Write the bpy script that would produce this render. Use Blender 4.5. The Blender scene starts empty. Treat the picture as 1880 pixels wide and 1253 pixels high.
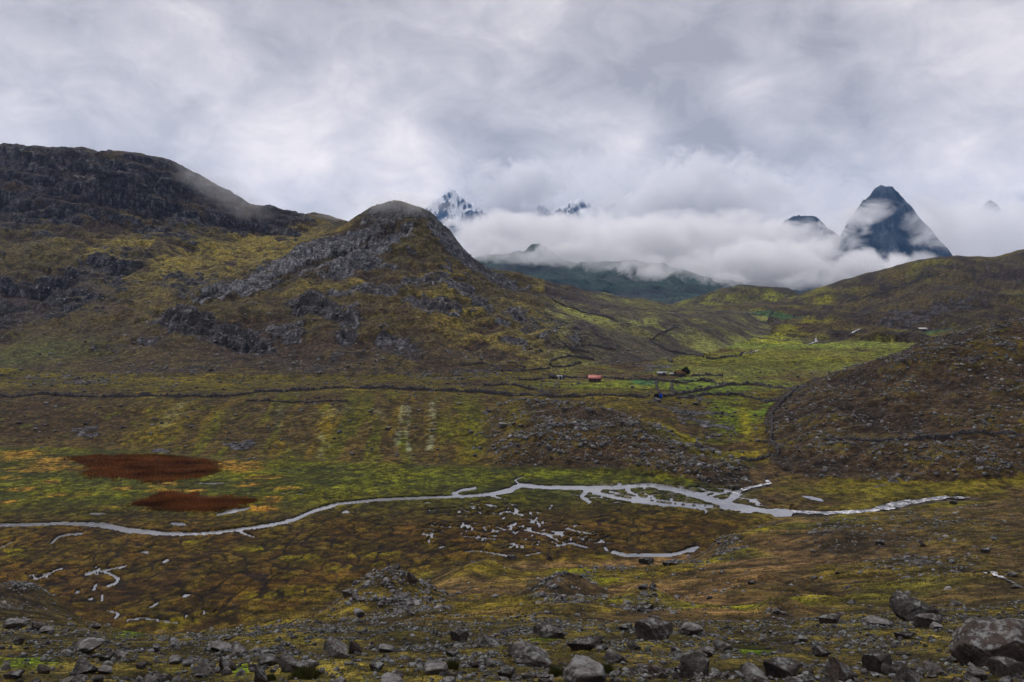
import bpy, math, random
import numpy as np

# ------------------------------------------------------------------ camera, sky, sun, exposure
F = 1462.0            # focal length in photo pixels (photo 1880 wide)
CX, HY = 940.0, 560.0 # optical axis column, horizon row
scene = bpy.context.scene
cam_d = bpy.data.cameras.new('camera'); cam = bpy.data.objects.new('camera', cam_d)
scene.collection.objects.link(cam); scene.camera = cam
cam.location = (0, 0, 0); cam.rotation_euler = (math.radians(90), 0, 0)
cam_d.sensor_width = 36.0; cam_d.lens = 36.0 * F / 1880.0
cam_d.shift_y = -(626.5 - HY) / 1880.0
cam_d.clip_start = 0.2; cam_d.clip_end = 60000

SUN_AZ, SUN_EL = 322.0, 52.0      # compass-like: azimuth from +Y towards +X
world = bpy.data.worlds.new('World'); scene.world = world; world.use_nodes = True
sun_d = bpy.data.lights.new('sun', 'SUN'); sun = bpy.data.objects.new('sun', sun_d)
scene.collection.objects.link(sun)
sun_d.energy = 1.5; sun_d.angle = math.radians(18); sun_d.color = (1.0, 0.95, 0.9)
sun.rotation_euler = (math.radians(90 - SUN_EL), 0, math.radians(180 - SUN_AZ))

def N(nt, typ, **kw):
    n = nt.nodes.new(typ)
    for k, v in kw.items():
        if k.startswith('i_'):
            key = k[2:]
            key = int(key) if key.isdigit() else key.replace('_', ' ')
            n.inputs[key].default_value = v
        else:
            setattr(n, k, v)
    return n
def L(nt, a, b): nt.links.new(a, b)
def M(nt, op, a, b=None, c=None, clamp=False):
    n = nt.nodes.new('ShaderNodeMath'); n.operation = op; n.use_clamp = clamp
    for i, v in enumerate((a, b, c)):
        if v is None: continue
        if isinstance(v, (int, float)): n.inputs[i].default_value = v
        else: nt.links.new(v, n.inputs[i])
    return n.outputs[0]
def SS(nt, v, lo, hi, a=0.0, b=1.0):
    n = nt.nodes.new('ShaderNodeMapRange'); n.interpolation_type = 'SMOOTHSTEP'
    nt.links.new(v, n.inputs['Value'])
    n.inputs['From Min'].default_value = lo; n.inputs['From Max'].default_value = hi
    n.inputs['To Min'].default_value = a; n.inputs['To Max'].default_value = b
    return n.outputs['Result']
def MIX(nt, fac, a, b, blend='MIX'):
    n = nt.nodes.new('ShaderNodeMix'); n.data_type = 'RGBA'; n.blend_type = blend
    for i, v in ((0, fac), (6, a), (7, b)):
        if isinstance(v, (int, float)): n.inputs[i].default_value = v
        elif isinstance(v, tuple): n.inputs[i].default_value = v if len(v) == 4 else (*v, 1)
        else: nt.links.new(v, n.inputs[i])
    return n.outputs[2]

# overcast sky: a thin Nishita share under a layered cloud deck, projected on a plane overhead
def build_world():
    nt = world.node_tree; nt.nodes.clear()
    out = N(nt, 'ShaderNodeOutputWorld'); bg = N(nt, 'ShaderNodeBackground')
    bg.inputs['Strength'].default_value = 0.1
    L(nt, bg.outputs[0], out.inputs[0])
    sky = N(nt, 'ShaderNodeTexSky', sky_type='NISHITA', sun_disc=False,
            sun_elevation=math.radians(SUN_EL), sun_rotation=math.radians(SUN_AZ))
    tc = N(nt, 'ShaderNodeTexCoord'); sep = N(nt, 'ShaderNodeSeparateXYZ')
    L(nt, tc.outputs['Generated'], sep.inputs[0])
    zz = M(nt, 'ADD', M(nt, 'MAXIMUM', sep.outputs[2], 0.0), 0.32)
    cmb = N(nt, 'ShaderNodeCombineXYZ')
    L(nt, M(nt, 'DIVIDE', sep.outputs[0], zz), cmb.inputs[0])
    L(nt, M(nt, 'DIVIDE', sep.outputs[1], zz), cmb.inputs[1])
    def noise(scale, detail, rough, off, dist=0.0, src=None):
        mp = N(nt, 'ShaderNodeMapping'); mp.inputs['Location'].default_value = off
        L(nt, src or cmb.outputs[0], mp.inputs[0])
        n = N(nt, 'ShaderNodeTexNoise', i_Scale=scale, i_Detail=detail, i_Roughness=rough, i_Distortion=dist)
        L(nt, mp.outputs[0], n.inputs['Vector']); return n.outputs['Fac']
    big = noise(0.85, 5.0, 0.55, (3.1, 1.7, 0.0), 0.3)
    small = noise(2.6, 7.0, 0.6, (7.7, 2.3, 1.0), 0.4)
    # billows drawn in direction space, for the parts of the deck low over the peaks
    low = noise(4.2, 8.0, 0.56, (1.3, 0.4, 2.0), 0.5, tc.outputs['Generated'])
    mpz = N(nt, 'ShaderNodeMapping'); mpz.inputs['Scale'].default_value = (1, 1, 1.7); mpz.inputs['Rotation'].default_value = (0, math.radians(-18), 0); L(nt, tc.outputs['Generated'], mpz.inputs[0])
    def blob(x, y, inner, outer):
        d = np.array([(x - CX) / F, 1.0, -(y - HY) / F]); d /= np.linalg.norm(d)
        dp = N(nt, 'ShaderNodeVectorMath', operation='DOT_PRODUCT')
        L(nt, tc.outputs['Generated'], dp.inputs[0]); dp.inputs[1].default_value = tuple(d)
        return SS(nt, dp.outputs['Value'], math.cos(math.radians(outer)), math.cos(math.radians(inner)))
    fine = noise(11.0, 9.0, 0.62, (4.1, 0.9, 3.0), 0.6, mpz.outputs[0])
    v = M(nt, 'ADD', M(nt, 'MULTIPLY', big, 0.50), M(nt, 'MULTIPLY', small, 0.34))
    v = M(nt, 'ADD', M(nt, 'ADD', v, M(nt, 'MULTIPLY', low, 0.50)), M(nt, 'MULTIPLY', fine, 0.46))
    v = M(nt, 'SUBTRACT', v, 0.295)                       # mean about 0.6
    for (x, y, i, o, w) in ((640, 350, 0.5, 9, 0.17), (760, 345, 0.3, 6, 0.12), (480, 330, 0.3, 6, 0.08), (1100, 250, 0.3, 5, 0.10), (1210, 285, 0.3, 4.5, 0.12),
                            (1430, 165, 0.2, 4.5, 0.11), (1350, 200, 0.2, 3.5, 0.07), (1780, 330, 0.5, 7, 0.09), (1780, 180, 0.5, 6, 0.07), (1500, 380, 0.5, 7, 0.06), (1150, 420, 0.5, 9, 0.06),
                            (420, 150, 1, 18, -0.05), (1190, 150, 0.5, 10, -0.13), (1540, 180, 0.5, 7, -0.07), (1290, 340, 0.3, 5, -0.06), (1650, 300, 0.3, 4, -0.04), (930, 170, 0.5, 8, -0.03), (700, 285, 0.3, 5, -0.05), (540, 390, 0.3, 4, -0.06), (1640, 60, 1, 9, -0.03)):
        v = M(nt, 'ADD', v, M(nt, 'MULTIPLY', blob(x, y, i, o), w))
    ramp = N(nt, 'ShaderNodeValToRGB'); L(nt, v, ramp.inputs[0])
    e = ramp.color_ramp.elements
    e[0].position = 0.42; e[0].color = (0.335, 0.325, 0.358, 1)
    e[1].position = 0.92; e[1].color = (0.96, 0.88, 0.84, 1)
    m = e.new(0.60); m.color = (0.50, 0.482, 0.512, 1)
    m = e.new(0.74); m.color = (0.69, 0.65, 0.665, 1)
    sc = N(nt, 'ShaderNodeVectorMath', operation='SCALE'); L(nt, ramp.outputs[0], sc.inputs[0]); sc.inputs['Scale'].default_value = 10.1
    L(nt, MIX(nt, 0.95, sky.outputs[0], sc.outputs[0]), bg.inputs[0])
build_world()
scene.view_settings.view_transform = 'Standard'; scene.view_settings.look = 'None'
scene.view_settings.exposure = 0.33; scene.view_settings.gamma = 1.0
scene.render.engine = 'CYCLES'
cy = scene.cycles
cy.use_denoising = True; cy.max_bounces = 14; cy.diffuse_bounces = 2; cy.glossy_bounces = 2
cy.transparent_max_bounces = 8; cy.volume_bounces = 10; cy.volume_max_steps = 200
cy.use_adaptive_sampling = True; cy.adaptive_threshold = 0.02

# ------------------------------------------------------------------ numeric helpers
rng = np.random.default_rng(7); random.seed(7)
_perm = np.random.default_rng(11).permutation(512).astype(np.int32)
_ang = np.random.default_rng(12).uniform(0, 2 * np.pi, 512)
_gx, _gy = np.cos(_ang).astype(np.float32), np.sin(_ang).astype(np.float32)
def perlin(x, y, seed=0):
    xf = np.floor(x); yf = np.floor(y)
    xi = xf.astype(np.int32); yi = yf.astype(np.int32)
    fx = (x - xf).astype(np.float32); fy = (y - yf).astype(np.float32)
    def g(ix, iy, dx, dy):
        h = _perm[(_perm[(ix + seed * 37) & 511] + iy) & 511]
        return _gx[h] * dx + _gy[h] * dy
    u = fx * fx * fx * (fx * (fx * 6 - 15) + 10); v = fy * fy * fy * (fy * (fy * 6 - 15) + 10)
    a = g(xi, yi, fx, fy); b = g(xi + 1, yi, fx - 1, fy)
    c = g(xi, yi + 1, fx, fy - 1); d = g(xi + 1, yi + 1, fx - 1, fy - 1)
    ab = a + u * (b - a); cd = c + u * (d - c)
    return (ab + v * (cd - ab)) * 1.5          # about -1..1
def fbm(x, y, wl, octs, seed=0, gain=0.5, lac=2.03):
    o = 0.0; a = 1.0; t = 0.0; f = 1.0 / wl
    for i in range(octs):
        o = o + a * perlin(x * f + 17.3 * i, y * f - 9.1 * i, seed + i); t += a; a *= gain; f *= lac
    return (o / t * 1.75).astype(np.float32)
def rows(lo, hi, fn, *arrs):
    j0, j1 = np.searchsorted(Yg, lo), np.searchsorted(Yg, hi)
    o = np.zeros((NY, NX), np.float32); o[j0:j1] = fn(*[a[j0:j1] for a in arrs]); return o
def ridged(x, y, wl, octs, seed=0, gain=0.55):
    o = 0.0; a = 1.0; t = 0.0; f = 1.0 / wl
    for i in range(octs):
        n = 1 - np.abs(perlin(x * f + 11.7 * i, y * f + 5.3 * i, seed + i)) * 1.6
        o = o + a * n; t += a; a *= gain; f *= 2.07
    return o / t                               # about -0.2..1
def voronoi_edge(x, y, seed=0):
    xi = np.floor(x).astype(np.int64); yi = np.floor(y).astype(np.int64)
    d1 = np.full(x.shape, 9.0, np.float32); d2 = d1.copy()
    r = np.random.default_rng(100 + seed).uniform(0.1, 0.9, (512, 2)).astype(np.float32)
    for ox in (-1, 0, 1):
        for oy in (-1, 0, 1):
            h = _perm[(_perm[(xi + ox + seed) & 511] + yi + oy) & 511]
            dx = xi + ox + r[h, 0] - x; dy = yi + oy + r[h, 1] - y
            d = np.sqrt(dx * dx + dy * dy).astype(np.float32)
            d2 = np.minimum(d2, np.maximum(d1, d)); d1 = np.minimum(d1, d)
    return d2 - d1
def sstep(v, lo, hi):
    t = np.clip((v - lo) / (hi - lo), 0, 1); return t * t * (3 - 2 * t)
def smax(a, b, k):
    h = np.clip(0.5 + 0.5 * (a - b) / k, 0, 1)
    return b + (a - b) * h + k * h * (1 - h)

def mesh_obj(name, verts, faces, mat=None, parent=None, smooth=False, coll=scene.collection):
    me = bpy.data.meshes.new(name)
    verts = np.asarray(verts, np.float32); faces = np.asarray(faces, np.int32)
    k = faces.shape[1]
    me.vertices.add(len(verts)); me.vertices.foreach_set('co', verts.ravel())
    me.loops.add(faces.size); me.loops.foreach_set('vertex_index', faces.ravel())
    me.polygons.add(len(faces)); me.polygons.foreach_set('loop_start', np.arange(0, faces.size, k, dtype=np.int32))
    me.update(calc_edges=True)
    if smooth: me.polygons.foreach_set('use_smooth', np.ones(len(faces), bool))
    if mat: me.materials.append(mat)
    o = bpy.data.objects.new(name, me); coll.objects.link(o)
    if parent: o.parent = parent
    return o
def set_col(o, name, rgba):
    a = o.data.attributes.new(name, 'FLOAT_COLOR', 'POINT')
    a.data.foreach_set('color', np.ascontiguousarray(rgba, np.float32).ravel())
def tag(o, label=None, category=None, group=None, kind=None):
    if label: o['label'] = label
    if category: o['category'] = category
    if group: o['group'] = group
    if kind: o['kind'] = kind
    return o
def empty(name, loc, rz=0.0):
    o = bpy.data.objects.new(name, None); scene.collection.objects.link(o)
    o.location = loc; o.rotation_euler = (0, 0, rz); o.empty_display_size = 0.3
    return o

# ------------------------------------------------------------------ terrain grid
xs = np.concatenate([np.arange(-520, -60, 11.0), np.arange(-60, 1945, 2.75), np.arange(1945, 2420, 11.0)])
U = (xs - CX) / F
Yg = np.concatenate([np.geomspace(1.0, 12, 22)[:-1], np.geomspace(12, 50, 270)[:-1], np.geomspace(50, 120, 120)[:-1],
                     np.arange(120, 300, 0.6), np.arange(300, 420, 0.95), np.arange(420, 1100, 2.5), np.arange(1100, 2300, 10.0)])
NY, NX = len(Yg), len(xs)
YY = np.repeat(Yg[:, None], NX, 1).astype(np.float32); XX = (U[None, :] * YY).astype(np.float32); PX = np.repeat(xs[None, :], NY, 0).astype(np.float32)

def zof(y, Y): return -(y - HY) / F * Y
def rail(pts, col=xs, smooth=True):
    """pts: (x, Y, y) nodes; returns Y(x), Z(x) along the columns"""
    p = np.array(sorted(pts), float)
    Yc = np.interp(col, p[:, 0], p[:, 1]); yc = np.interp(col, p[:, 0], p[:, 2])
    if smooth:
        k = np.array([1, 2, 3, 4, 3, 2, 1.]); k /= k.sum()
        Yc = np.convolve(np.pad(Yc, 3, 'edge'), k, 'valid'); yc = np.convolve(np.pad(yc, 3, 'edge'), k, 'valid')
    return Yc, zof(yc, Yc)
def skin(rails, Ygrid):
    """monotone cubic through the rails of every column"""
    Yk = np.array([r[0] for r in rails]); Zk = np.array([r[1] for r in rails])
    for i in range(1, len(Yk)): Yk[i] = np.maximum(Yk[i], Yk[i - 1] + 0.5)
    h = np.diff(Yk, axis=0); d = np.diff(Zk, axis=0) / h
    m = np.zeros_like(Zk); m[0] = d[0]; m[-1] = d[-1]
    for i in range(1, len(Yk) - 1):
        w1 = 2 * h[i] + h[i - 1]; w2 = h[i] + 2 * h[i - 1]
        ok = d[i - 1] * d[i] > 0
        with np.errstate(divide='ignore', invalid='ignore'):
            hm = (w1 + w2) / (w1 / d[i - 1] + w2 / d[i])
        m[i] = np.where(ok, hm, 0)
    Z = np.full((len(Ygrid), Yk.shape[1]), -1e3)
    G = Ygrid[:, None]
    for i in range(len(Yk) - 1):
        t = (G - Yk[i][None]) / h[i][None]; s = (t >= 0) & (t <= 1)
        t2 = t * t; t3 = t2 * t
        z = (2*t3 - 3*t2 + 1) * Zk[i] + (t3 - 2*t2 + t) * h[i] * m[i] + (-2*t3 + 3*t2) * Zk[i+1] + (t3 - t2) * h[i] * m[i+1]
        Z = np.where(s, z, Z)
    return Z
def back(r, dY, dZ): return (r[0] + dY, r[1] + dZ)
def flat(Y, Z): return (np.full(NX, float(Y)), np.full(NX, float(Z)))

FL = -50.0
def floorx(pts):   # rail with explicit heights: (x, Y, Z)
    p = np.array(sorted(pts), float)
    return np.interp(xs, p[:, 0], p[:, 1]), np.interp(xs, p[:, 0], p[:, 2])
edge_near = floorx([(-500,142,FL),(0,139,FL),(150,127,FL),(300,119,FL),(420,122,FL),(550,129,FL),(700,141,FL),(820,151,FL),(940,155,FL),
                    (1170,157,FL),(1290,162,FL),(1400,183,FL),(1500,187,-49.9),(1640,188,-48.9),(1880,192,-46.8),(2400,200,-43)])
edge_far = floorx([(-500,285,FL),(0,281,FL),(265,270,FL),(470,255,FL),(700,250,FL),(940,245,FL),(1100,240,FL),(1200,230,FL),(1300,222,FL),
                   (1400,212,FL),(1500,207,-49.8),(1640,205,-48.6),(1880,208,-46.6),(2400,215,-43)])
base = skin([flat(0.9, -1.66), flat(8, -4.7),
    rail([(-500,20,1245),(940,20,1253),(2400,20,1240)]),
    rail([(-500,30,1195),(300,30,1204),(940,30,1202),(1880,30,1188),(2400,30,1170)]),
    rail([(-500,45,1130),(0,45,1148),(200,45,1164),(300,45,1171),(420,45,1160),(550,45,1152),(700,45,1156),(940,45,1153),(1400,45,1150),(1640,45,1140),(1880,45,1122),(2400,45,1080)]),
    rail([(-500,80,1110),(0,80,1126),(100,80,1142),(200,80,1168),(300,80,1180),(420,80,1170),(550,80,1146),(700,80,1130),(940,80,1094),(1170,80,1094),(1400,80,1085),(1640,80,1070),(1880,80,1048),(2400,80,1000)]),
    (edge_near[0] - 22, edge_near[1] + np.interp(xs, [0, 300, 550, 940, 1400, 1880], [7.5, 8.5, 7.0, 5.2, 6.0, 4.8])),
    edge_near, edge_far,
    rail([(-500,312,775),(0,310,775),(470,285,797),(700,280,800),(940,275,807),(1170,262,832),(1300,250,848),(1400,245,856),(1500,245,853),(1880,250,846),(2400,260,830)]),
    rail([(-500,345,730),(0,345,731),(470,335,731),(700,335,725),(940,335,731),(1170,335,736),(1300,335,744),(1400,335,748),(1640,335,745),(2400,335,745)]),
    rail([(-500,420,694),(0,420,692),(940,420,694),(1170,420,697),(1400,420,699),(2400,420,697)]),
    rail([(-500,550,650),(700,550,655),(940,550,664),(2400,550,664)]),
    rail([(-500,800,620),(940,800,629),(1400,800,630),(2400,800,628)]),
    rail([(-500,1100,601),(2400,1100,602)]), rail([(-500,1600,580),(2400,1600,578)]), rail([(-500,2350,562),(2400,2350,560)])], Yg)

# spur of boulders in front of the green gully
sp_foot = rail([(840,247,853),(1000,243,860),(1200,229,879),(1300,221,890),(1430,212,906),(1470,205,918)])
sp_crest = rail([(840,325,742),(880,318,739),(960,312,738),(1100,298,746),(1200,278,784),(1290,260,819),(1360,245,852),(1430,230,890),(1470,215,920)])
spur = skin([back(sp_foot, -25, -8), sp_foot, ((sp_foot[0]*.55+sp_crest[0]*.45), (sp_foot[1]*.42+sp_crest[1]*.58)), sp_crest, back(sp_crest, 16, -2.5), back(sp_crest, 40, -9), back(sp_crest, 80, -25)], Yg)
spur -= (np.clip((960 - xs) / 40, 0, 5) ** 2 * 1.2)[None]; spur[:, (xs < 850) | (xs > 1465)] = -1e3
# rocky hillside at right
h4c = rail([(1380,375,728),(1420,360,738),(1460,350,722),(1500,345,703),(1560,340,682),(1640,340,651),(1700,345,626),(1800,350,603),(1880,360,584),(2200,385,540),(2400,390,530)])
h4 = skin([ (np.full(NX,185.), np.full(NX,-70.)),
    rail([(1380,242,862),(1420,232,880),(1500,222,890),(1640,213,899),(1880,209,893),(2400,215,860)]),
    rail([(1380,280,805),(1420,268,822),(1500,258,811),(1640,255,790),(1880,250,775),(2400,255,740)]),
    rail([(1380,330,755),(1420,318,756),(1500,303,736),(1640,300,712),(1880,298,682),(2400,300,650)]),
    h4c, back(h4c, 40, -4), back(h4c, 150, -45), back(h4c, 300, -90)], Yg)
h4 -= (np.clip((1420 - xs) / 40, 0, 3) ** 2 * 6)[None]
# domed hill
dc = rail([(-200,560,655),(0,572,650),(150,580,632),(250,590,602),(310,605,578),(370,620,553),(410,640,533),(450,660,516),(490,675,496),(520,690,477),(560,710,449),(600,730,428),(640,745,406),(660,750,394),(680,752,383),(710,755,374.5),(735,755,372.5),(765,755,379),(785,753,389),(800,752,400),(818,750,416),(830,750,430),(850,755,459),(870,770,479),(900,830,494),(960,900,509),(1050,1000,527),(1150,1150,547),(1250,1280,562),(1330,1400,570),(1400,1500,580)])
dome = skin([flat(395, -60),
    rail([(-200,440,691),(0,430,692),(250,425,694),(470,420,694),(700,425,692),(940,440,686),(1050,470,675),(1200,560,656),(1300,650,641),(1380,800,625)]),
    rail([(-200,475,676),(0,480,667),(250,485,645),(470,485,636),(700,495,622),(940,520,614),(1050,560,610),(1200,680,606),(1300,800,598),(1380,950,592)]),
    rail([(-200,505,668),(0,515,656),(250,530,614),(370,550,584),(470,560,570),(600,580,548),(700,590,538),(800,595,535),(940,640,562),(1050,690,574),(1200,820,578),(1300,980,572),(1380,1150,574)]),
    rail([(-200,530,660),(0,543,652),(250,565,604),(370,592,560),(470,635,520),(600,680,470),(700,690,452),(800,690,455),(870,705,500),(940,765,532),(1050,850,551),(1200,1000,563),(1300,1150,571)]),
    dc, back(dc, 40, -6), back(dc, 180, -60), back(dc, 420, -170)], Yg)
dome -= (np.clip((xs - 1290) / 60, 0, 5) ** 2 * 3)[None]
# dark mountain at left
mc = rail([(-500,1050,300),(-300,1050,285),(-60,1040,276),(0,1040,270),(40,1040,267),(110,1040,270),(150,1040,272),(180,1040,280),(250,1045,283),(300,1050,292),(330,1052,304),(350,1055,315),(400,1060,340),(430,1065,355),(460,1070,374),(490,1060,375),(520,1070,385),(555,1090,395),(590,1100,390),(610,1105,396),(630,1112,405),(660,1120,415),(760,1150,440),(860,1180,500)], smooth=False)
mount = skin([flat(395, -60),
    rail([(-500,430,694),(0,430,692),(250,480,672),(470,560,612),(600,640,560),(860,800,560)]),
    rail([(-500,520,640),(0,530,637),(250,565,606),(470,680,524),(600,760,480),(860,850,540)]),
    rail([(-500,640,565),(0,650,560),(150,665,555),(250,690,545),(400,770,505),(470,810,490),(600,880,458),(860,950,530)]),
    rail([(-500,770,480),(0,780,475),(250,830,460),(400,885,462),(470,920,452),(600,980,432),(860,1040,520)]),
    rail([(-500,880,395),(0,890,402),(200,915,398),(300,935,402),(400,965,412),(470,1000,428),(530,1015,438),(600,1055,412),(860,1120,510)]),
    rail([(-500,945,330),(0,945,335),(200,955,330),(250,960,338),(300,985,345),(350,1005,362),(400,1020,380),(460,1035,392),(530,1045,402),(600,1083,398),(860,1150,505)]),
    mc, back(mc, 60, -3), back(mc, 300, -60), back(mc, 700, -200)], Yg)
mount -= (np.clip((xs - 700) / 50, 0, 8) ** 2 * 8)[None]
# ridge across the right background, and the knoll
rc = rail([(1180,1550,572),(1300,1500,562),(1420,1490,556),(1480,1500,538),(1560,1500,511),(1640,1480,491),(1690,1455,477),(1720,1440,473),(1760,1430,471),(1830,1430,474),(1845,1440,468),(1880,1450,459),(2050,1480,430),(2400,1500,400)])
ridge = skin([flat(560, -75),
    rail([(1180,1150,596),(1480,850,624),(1640,800,626),(1880,760,632),(2400,740,632)]),
    rail([(1180,1280,586),(1480,1050,600),(1640,1000,592),(1880,950,588),(2400,900,580)]),
    rail([(1180,1400,578),(1480,1250,573),(1560,1230,560),(1640,1200,549),(1760,1190,533),(1880,1150,528),(2400,1150,500)]),
    rc, back(rc, 80, -3), back(rc, 300, -50), back(rc, 800, -200)], Yg)
ridge -= (np.clip((1330 - xs) / 80, 0, 5) ** 2 * 5)[None]
kc = rail([(1190,1700,572),(1245,1700,556),(1290,1700,541),(1330,1700,529),(1370,1700,524),(1420,1700,528),(1450,1700,530),(1475,1700,545),(1520,1700,575)])
knoll = skin([flat(1200, -80), rail([(1190,1400,588),(1520,1400,588)]), rail([(1190,1550,575),(1350,1560,556),(1520,1550,572)]), kc, back(kc, 80, -8), back(kc, 300, -70), back(kc, 580, -120)], Yg)
knoll[:, (xs < 1195) | (xs > 1515)] = -1e3

stack = np.stack([base, spur, h4, dome, mount, ridge, knoll])
lab = np.argmax(stack, 0)
H = base.astype(np.float32)
for lyr, k in ((spur, 2.0), (h4, 3.0), (dome, 5.0), (mount, 6.0), (ridge, 8.0), (knoll, 8.0)):
    H = smax(H, np.maximum(lyr, -300).astype(np.float32), k)
# wide smoothing along the columns softens the rail nodes
def blurx(A, n):
    k = np.hanning(2 * n + 3)[1:-1]; k /= k.sum()
    P = np.pad(A, ((0, 0), (n, n)), 'edge'); o = np.zeros_like(A)
    for i, w in enumerate(k): o += w * P[:, i:i + A.shape[1]]
    return o
Hs = blurx(H, 7); wnear = sstep(YY, 160, 330) * 0.6 + 0.4
H = H + (Hs - H) * np.where((lab == 0) | (lab == 1), 1.0, 0.35)

def proj(Z): return HY - F * Z / YY
# helper masks drawn as soft ellipses / strokes over the ground (x, y in photo pixels, limited to a depth span)
P0 = proj(H).astype(np.float32); P1W = None
EN = fbm(XX / (YY * .02 + 1), np.log(YY) * 60, 2.2, 4, 301)
def ell(x, y, rx, ry, ang=0.0, Y0=0, Y1=9e9, soft=0.6, Py=None, wobble=True):
    Py = P0 if Py is None else Py
    a = math.radians(ang); rr = max(rx, ry) * (1 + soft)
    j0, j1 = np.searchsorted(Yg, Y0), np.searchsorted(Yg, Y1); i0, i1 = np.searchsorted(xs, x - rr), np.searchsorted(xs, x + rr)
    o = np.zeros((NY, NX), np.float32); S = (slice(j0, j1), slice(i0, i1))
    dx = PX[S] - x; dy = Py[S] - y
    u = (dx * math.cos(a) + dy * math.sin(a)) / rx; v = (-dx * math.sin(a) + dy * math.cos(a)) / ry
    e = 1 - np.sqrt(u * u + v * v)
    if wobble: e = e + (EN[S] * 0.55 if Py is not P1W else EN[S] * .25)
    o[S] = sstep(e, -soft * 0.5, soft)
    return o
def stroke(pts, w, Y0=0, Y1=9e9, Py=None, sq=1.0):
    Py = P0 if Py is None else Py
    d = np.full(YY.shape, 1e9, np.float32); mx = max([p[2] if len(p) > 2 else 1 for p in pts]) * w * 1.5 + 4; px_ = [p[0] for p in pts]
    sel = (slice(np.searchsorted(Yg, Y0), np.searchsorted(Yg, Y1)), slice(np.searchsorted(xs, min(px_) - mx), np.searchsorted(xs, max(px_) + mx)))
    px = PX[sel]; py = Py[sel]; dd = np.full(px.shape, 1e9)
    for (a, b) in zip(pts[:-1], pts[1:]):
        ax, ay, bx, by = a[0], a[1], b[0], b[1]
        vx, vy = bx - ax, (by - ay) * sq
        t = np.clip(((px - ax) * vx + (py - ay) * sq * vy) / (vx * vx + vy * vy + 1e-9), 0, 1)
        wa = a[2] if len(a) > 2 else 1; wb = b[2] if len(b) > 2 else 1
        q = np.hypot(px - ax - t * vx, (py - ay) * sq - t * vy) / (wa + t * (wb - wa))
        dd = np.minimum(dd, q)
    d[sel] = dd
    return sstep(w - d, -w * 0.35, w * 0.65)

# ---- region masks
en, ef = edge_near[0][None], edge_far[0][None]
wob = rows(90, 310, lambda a, b: fbm(a, b, 30, 3, 3), XX, YY) * 4
bog = sstep(YY + wob - en, -3, 3) * sstep(ef - YY + wob * 0.6, -3, 3) * (1 - sstep(PX, 1330, 1420)) * (H < FL + 2.2)
fore = sstep(en - YY, -4, 4)
hill = np.isin(lab, (3, 4)).astype(float)
n_big = fbm(XX, YY, 120, 4, 21); n_mid = fbm(XX, YY, 28, 4, 31); n_sml = fbm(XX, YY, 7, 4, 41); n_fine = fbm(XX, YY, 2.2, 3, 51)
# on the steep hills a second set of fields follows the height, so bands run along the slope
SXX = XX * 0.9 + H * 0.25; SZZ = H * 1.9 + YY * 0.35 + XX * 0.12
s_big = rows(390, 1400, lambda a, b: fbm(a, b * 1.6, 110, 4, 61), SXX, SZZ); s_mid = rows(390, 1400, lambda a, b: fbm(a, b * 1.8, 34, 4, 71), SXX, SZZ); s_sml = rows(390, 1400, lambda a, b: fbm(a, b * 1.6, 9, 4, 81), SXX, SZZ)
s_rdg = rows(390, 1400, lambda a, b: ridged(a * 0.7, b * 1.8, 60, 5, 91), SXX, SZZ)

rock = np.zeros_like(YY)
def add(m, w=1.0):
    np.maximum(rock, m * w, out=rock)
# dark mountain: crags along the top, broken bands lower left
add(ell(150, 325, 330, 75, 12, 700, 1400), 0.95); add(ell(400, 385, 90, 35, 30, 700, 1400), 0.8); add(ell(505, 408, 62, 32, 10, 800, 1400), 1.0)
add(ell(60, 380, 190, 45, 5, 650, 1400), 0.75); add(ell(-150, 330, 200, 90, 0, 600, 1400), 0.9)
add(stroke([(-60, 560), (60, 535), (160, 500), (260, 470)], 30, 500, 1100), 0.72); add(stroke([(-60, 600), (90, 570), (200, 530)], 26, 500, 1100), 0.66)
add(ell(110, 555, 120, 40, -15, 480, 1000), 0.6); add(ell(330, 520, 90, 22, -10, 600, 1000), 0.45); add(ell(345, 465, 40, 10, 0, 700, 1000), 0.5)
add(ell(250, 415, 120, 22, 10, 800, 1100), 0.55)
# domed hill: pale slabs climbing to the right, crags and screes on the face
add(stroke([(365, 553, .7), (450, 523, 1.0), (520, 500, 1.3), (580, 470, 1.6), (650, 462, 1.4), (700, 450, 1), (745, 432, .7)], 17, 480, 900), 1.0)
add(stroke([(560, 478), (620, 445), (690, 425), (745, 428)], 15, 550, 900), 0.85); add(ell(640, 490, 85, 16, -8, 520, 900), 0.8)
add(ell(735, 392, 75, 24, 0, 600, 900), 0.62); add(stroke([(800, 410), (840, 455), (880, 490)], 16, 600, 950), 0.8)
add(ell(590, 578, 70, 14, 8, 440, 800), 0.95); add(ell(792, 572, 48, 17, 12, 440, 800), 0.95); add(ell(455, 625, 62, 34, 20, 430, 800), 0.95)
add(ell(360, 600, 90, 20, 4, 430, 800), 0.8); add(ell(520, 610, 60, 22, 0, 430, 800), 0.65); add(ell(230, 640, 80, 14, -12, 430, 800), 0.45)
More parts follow.
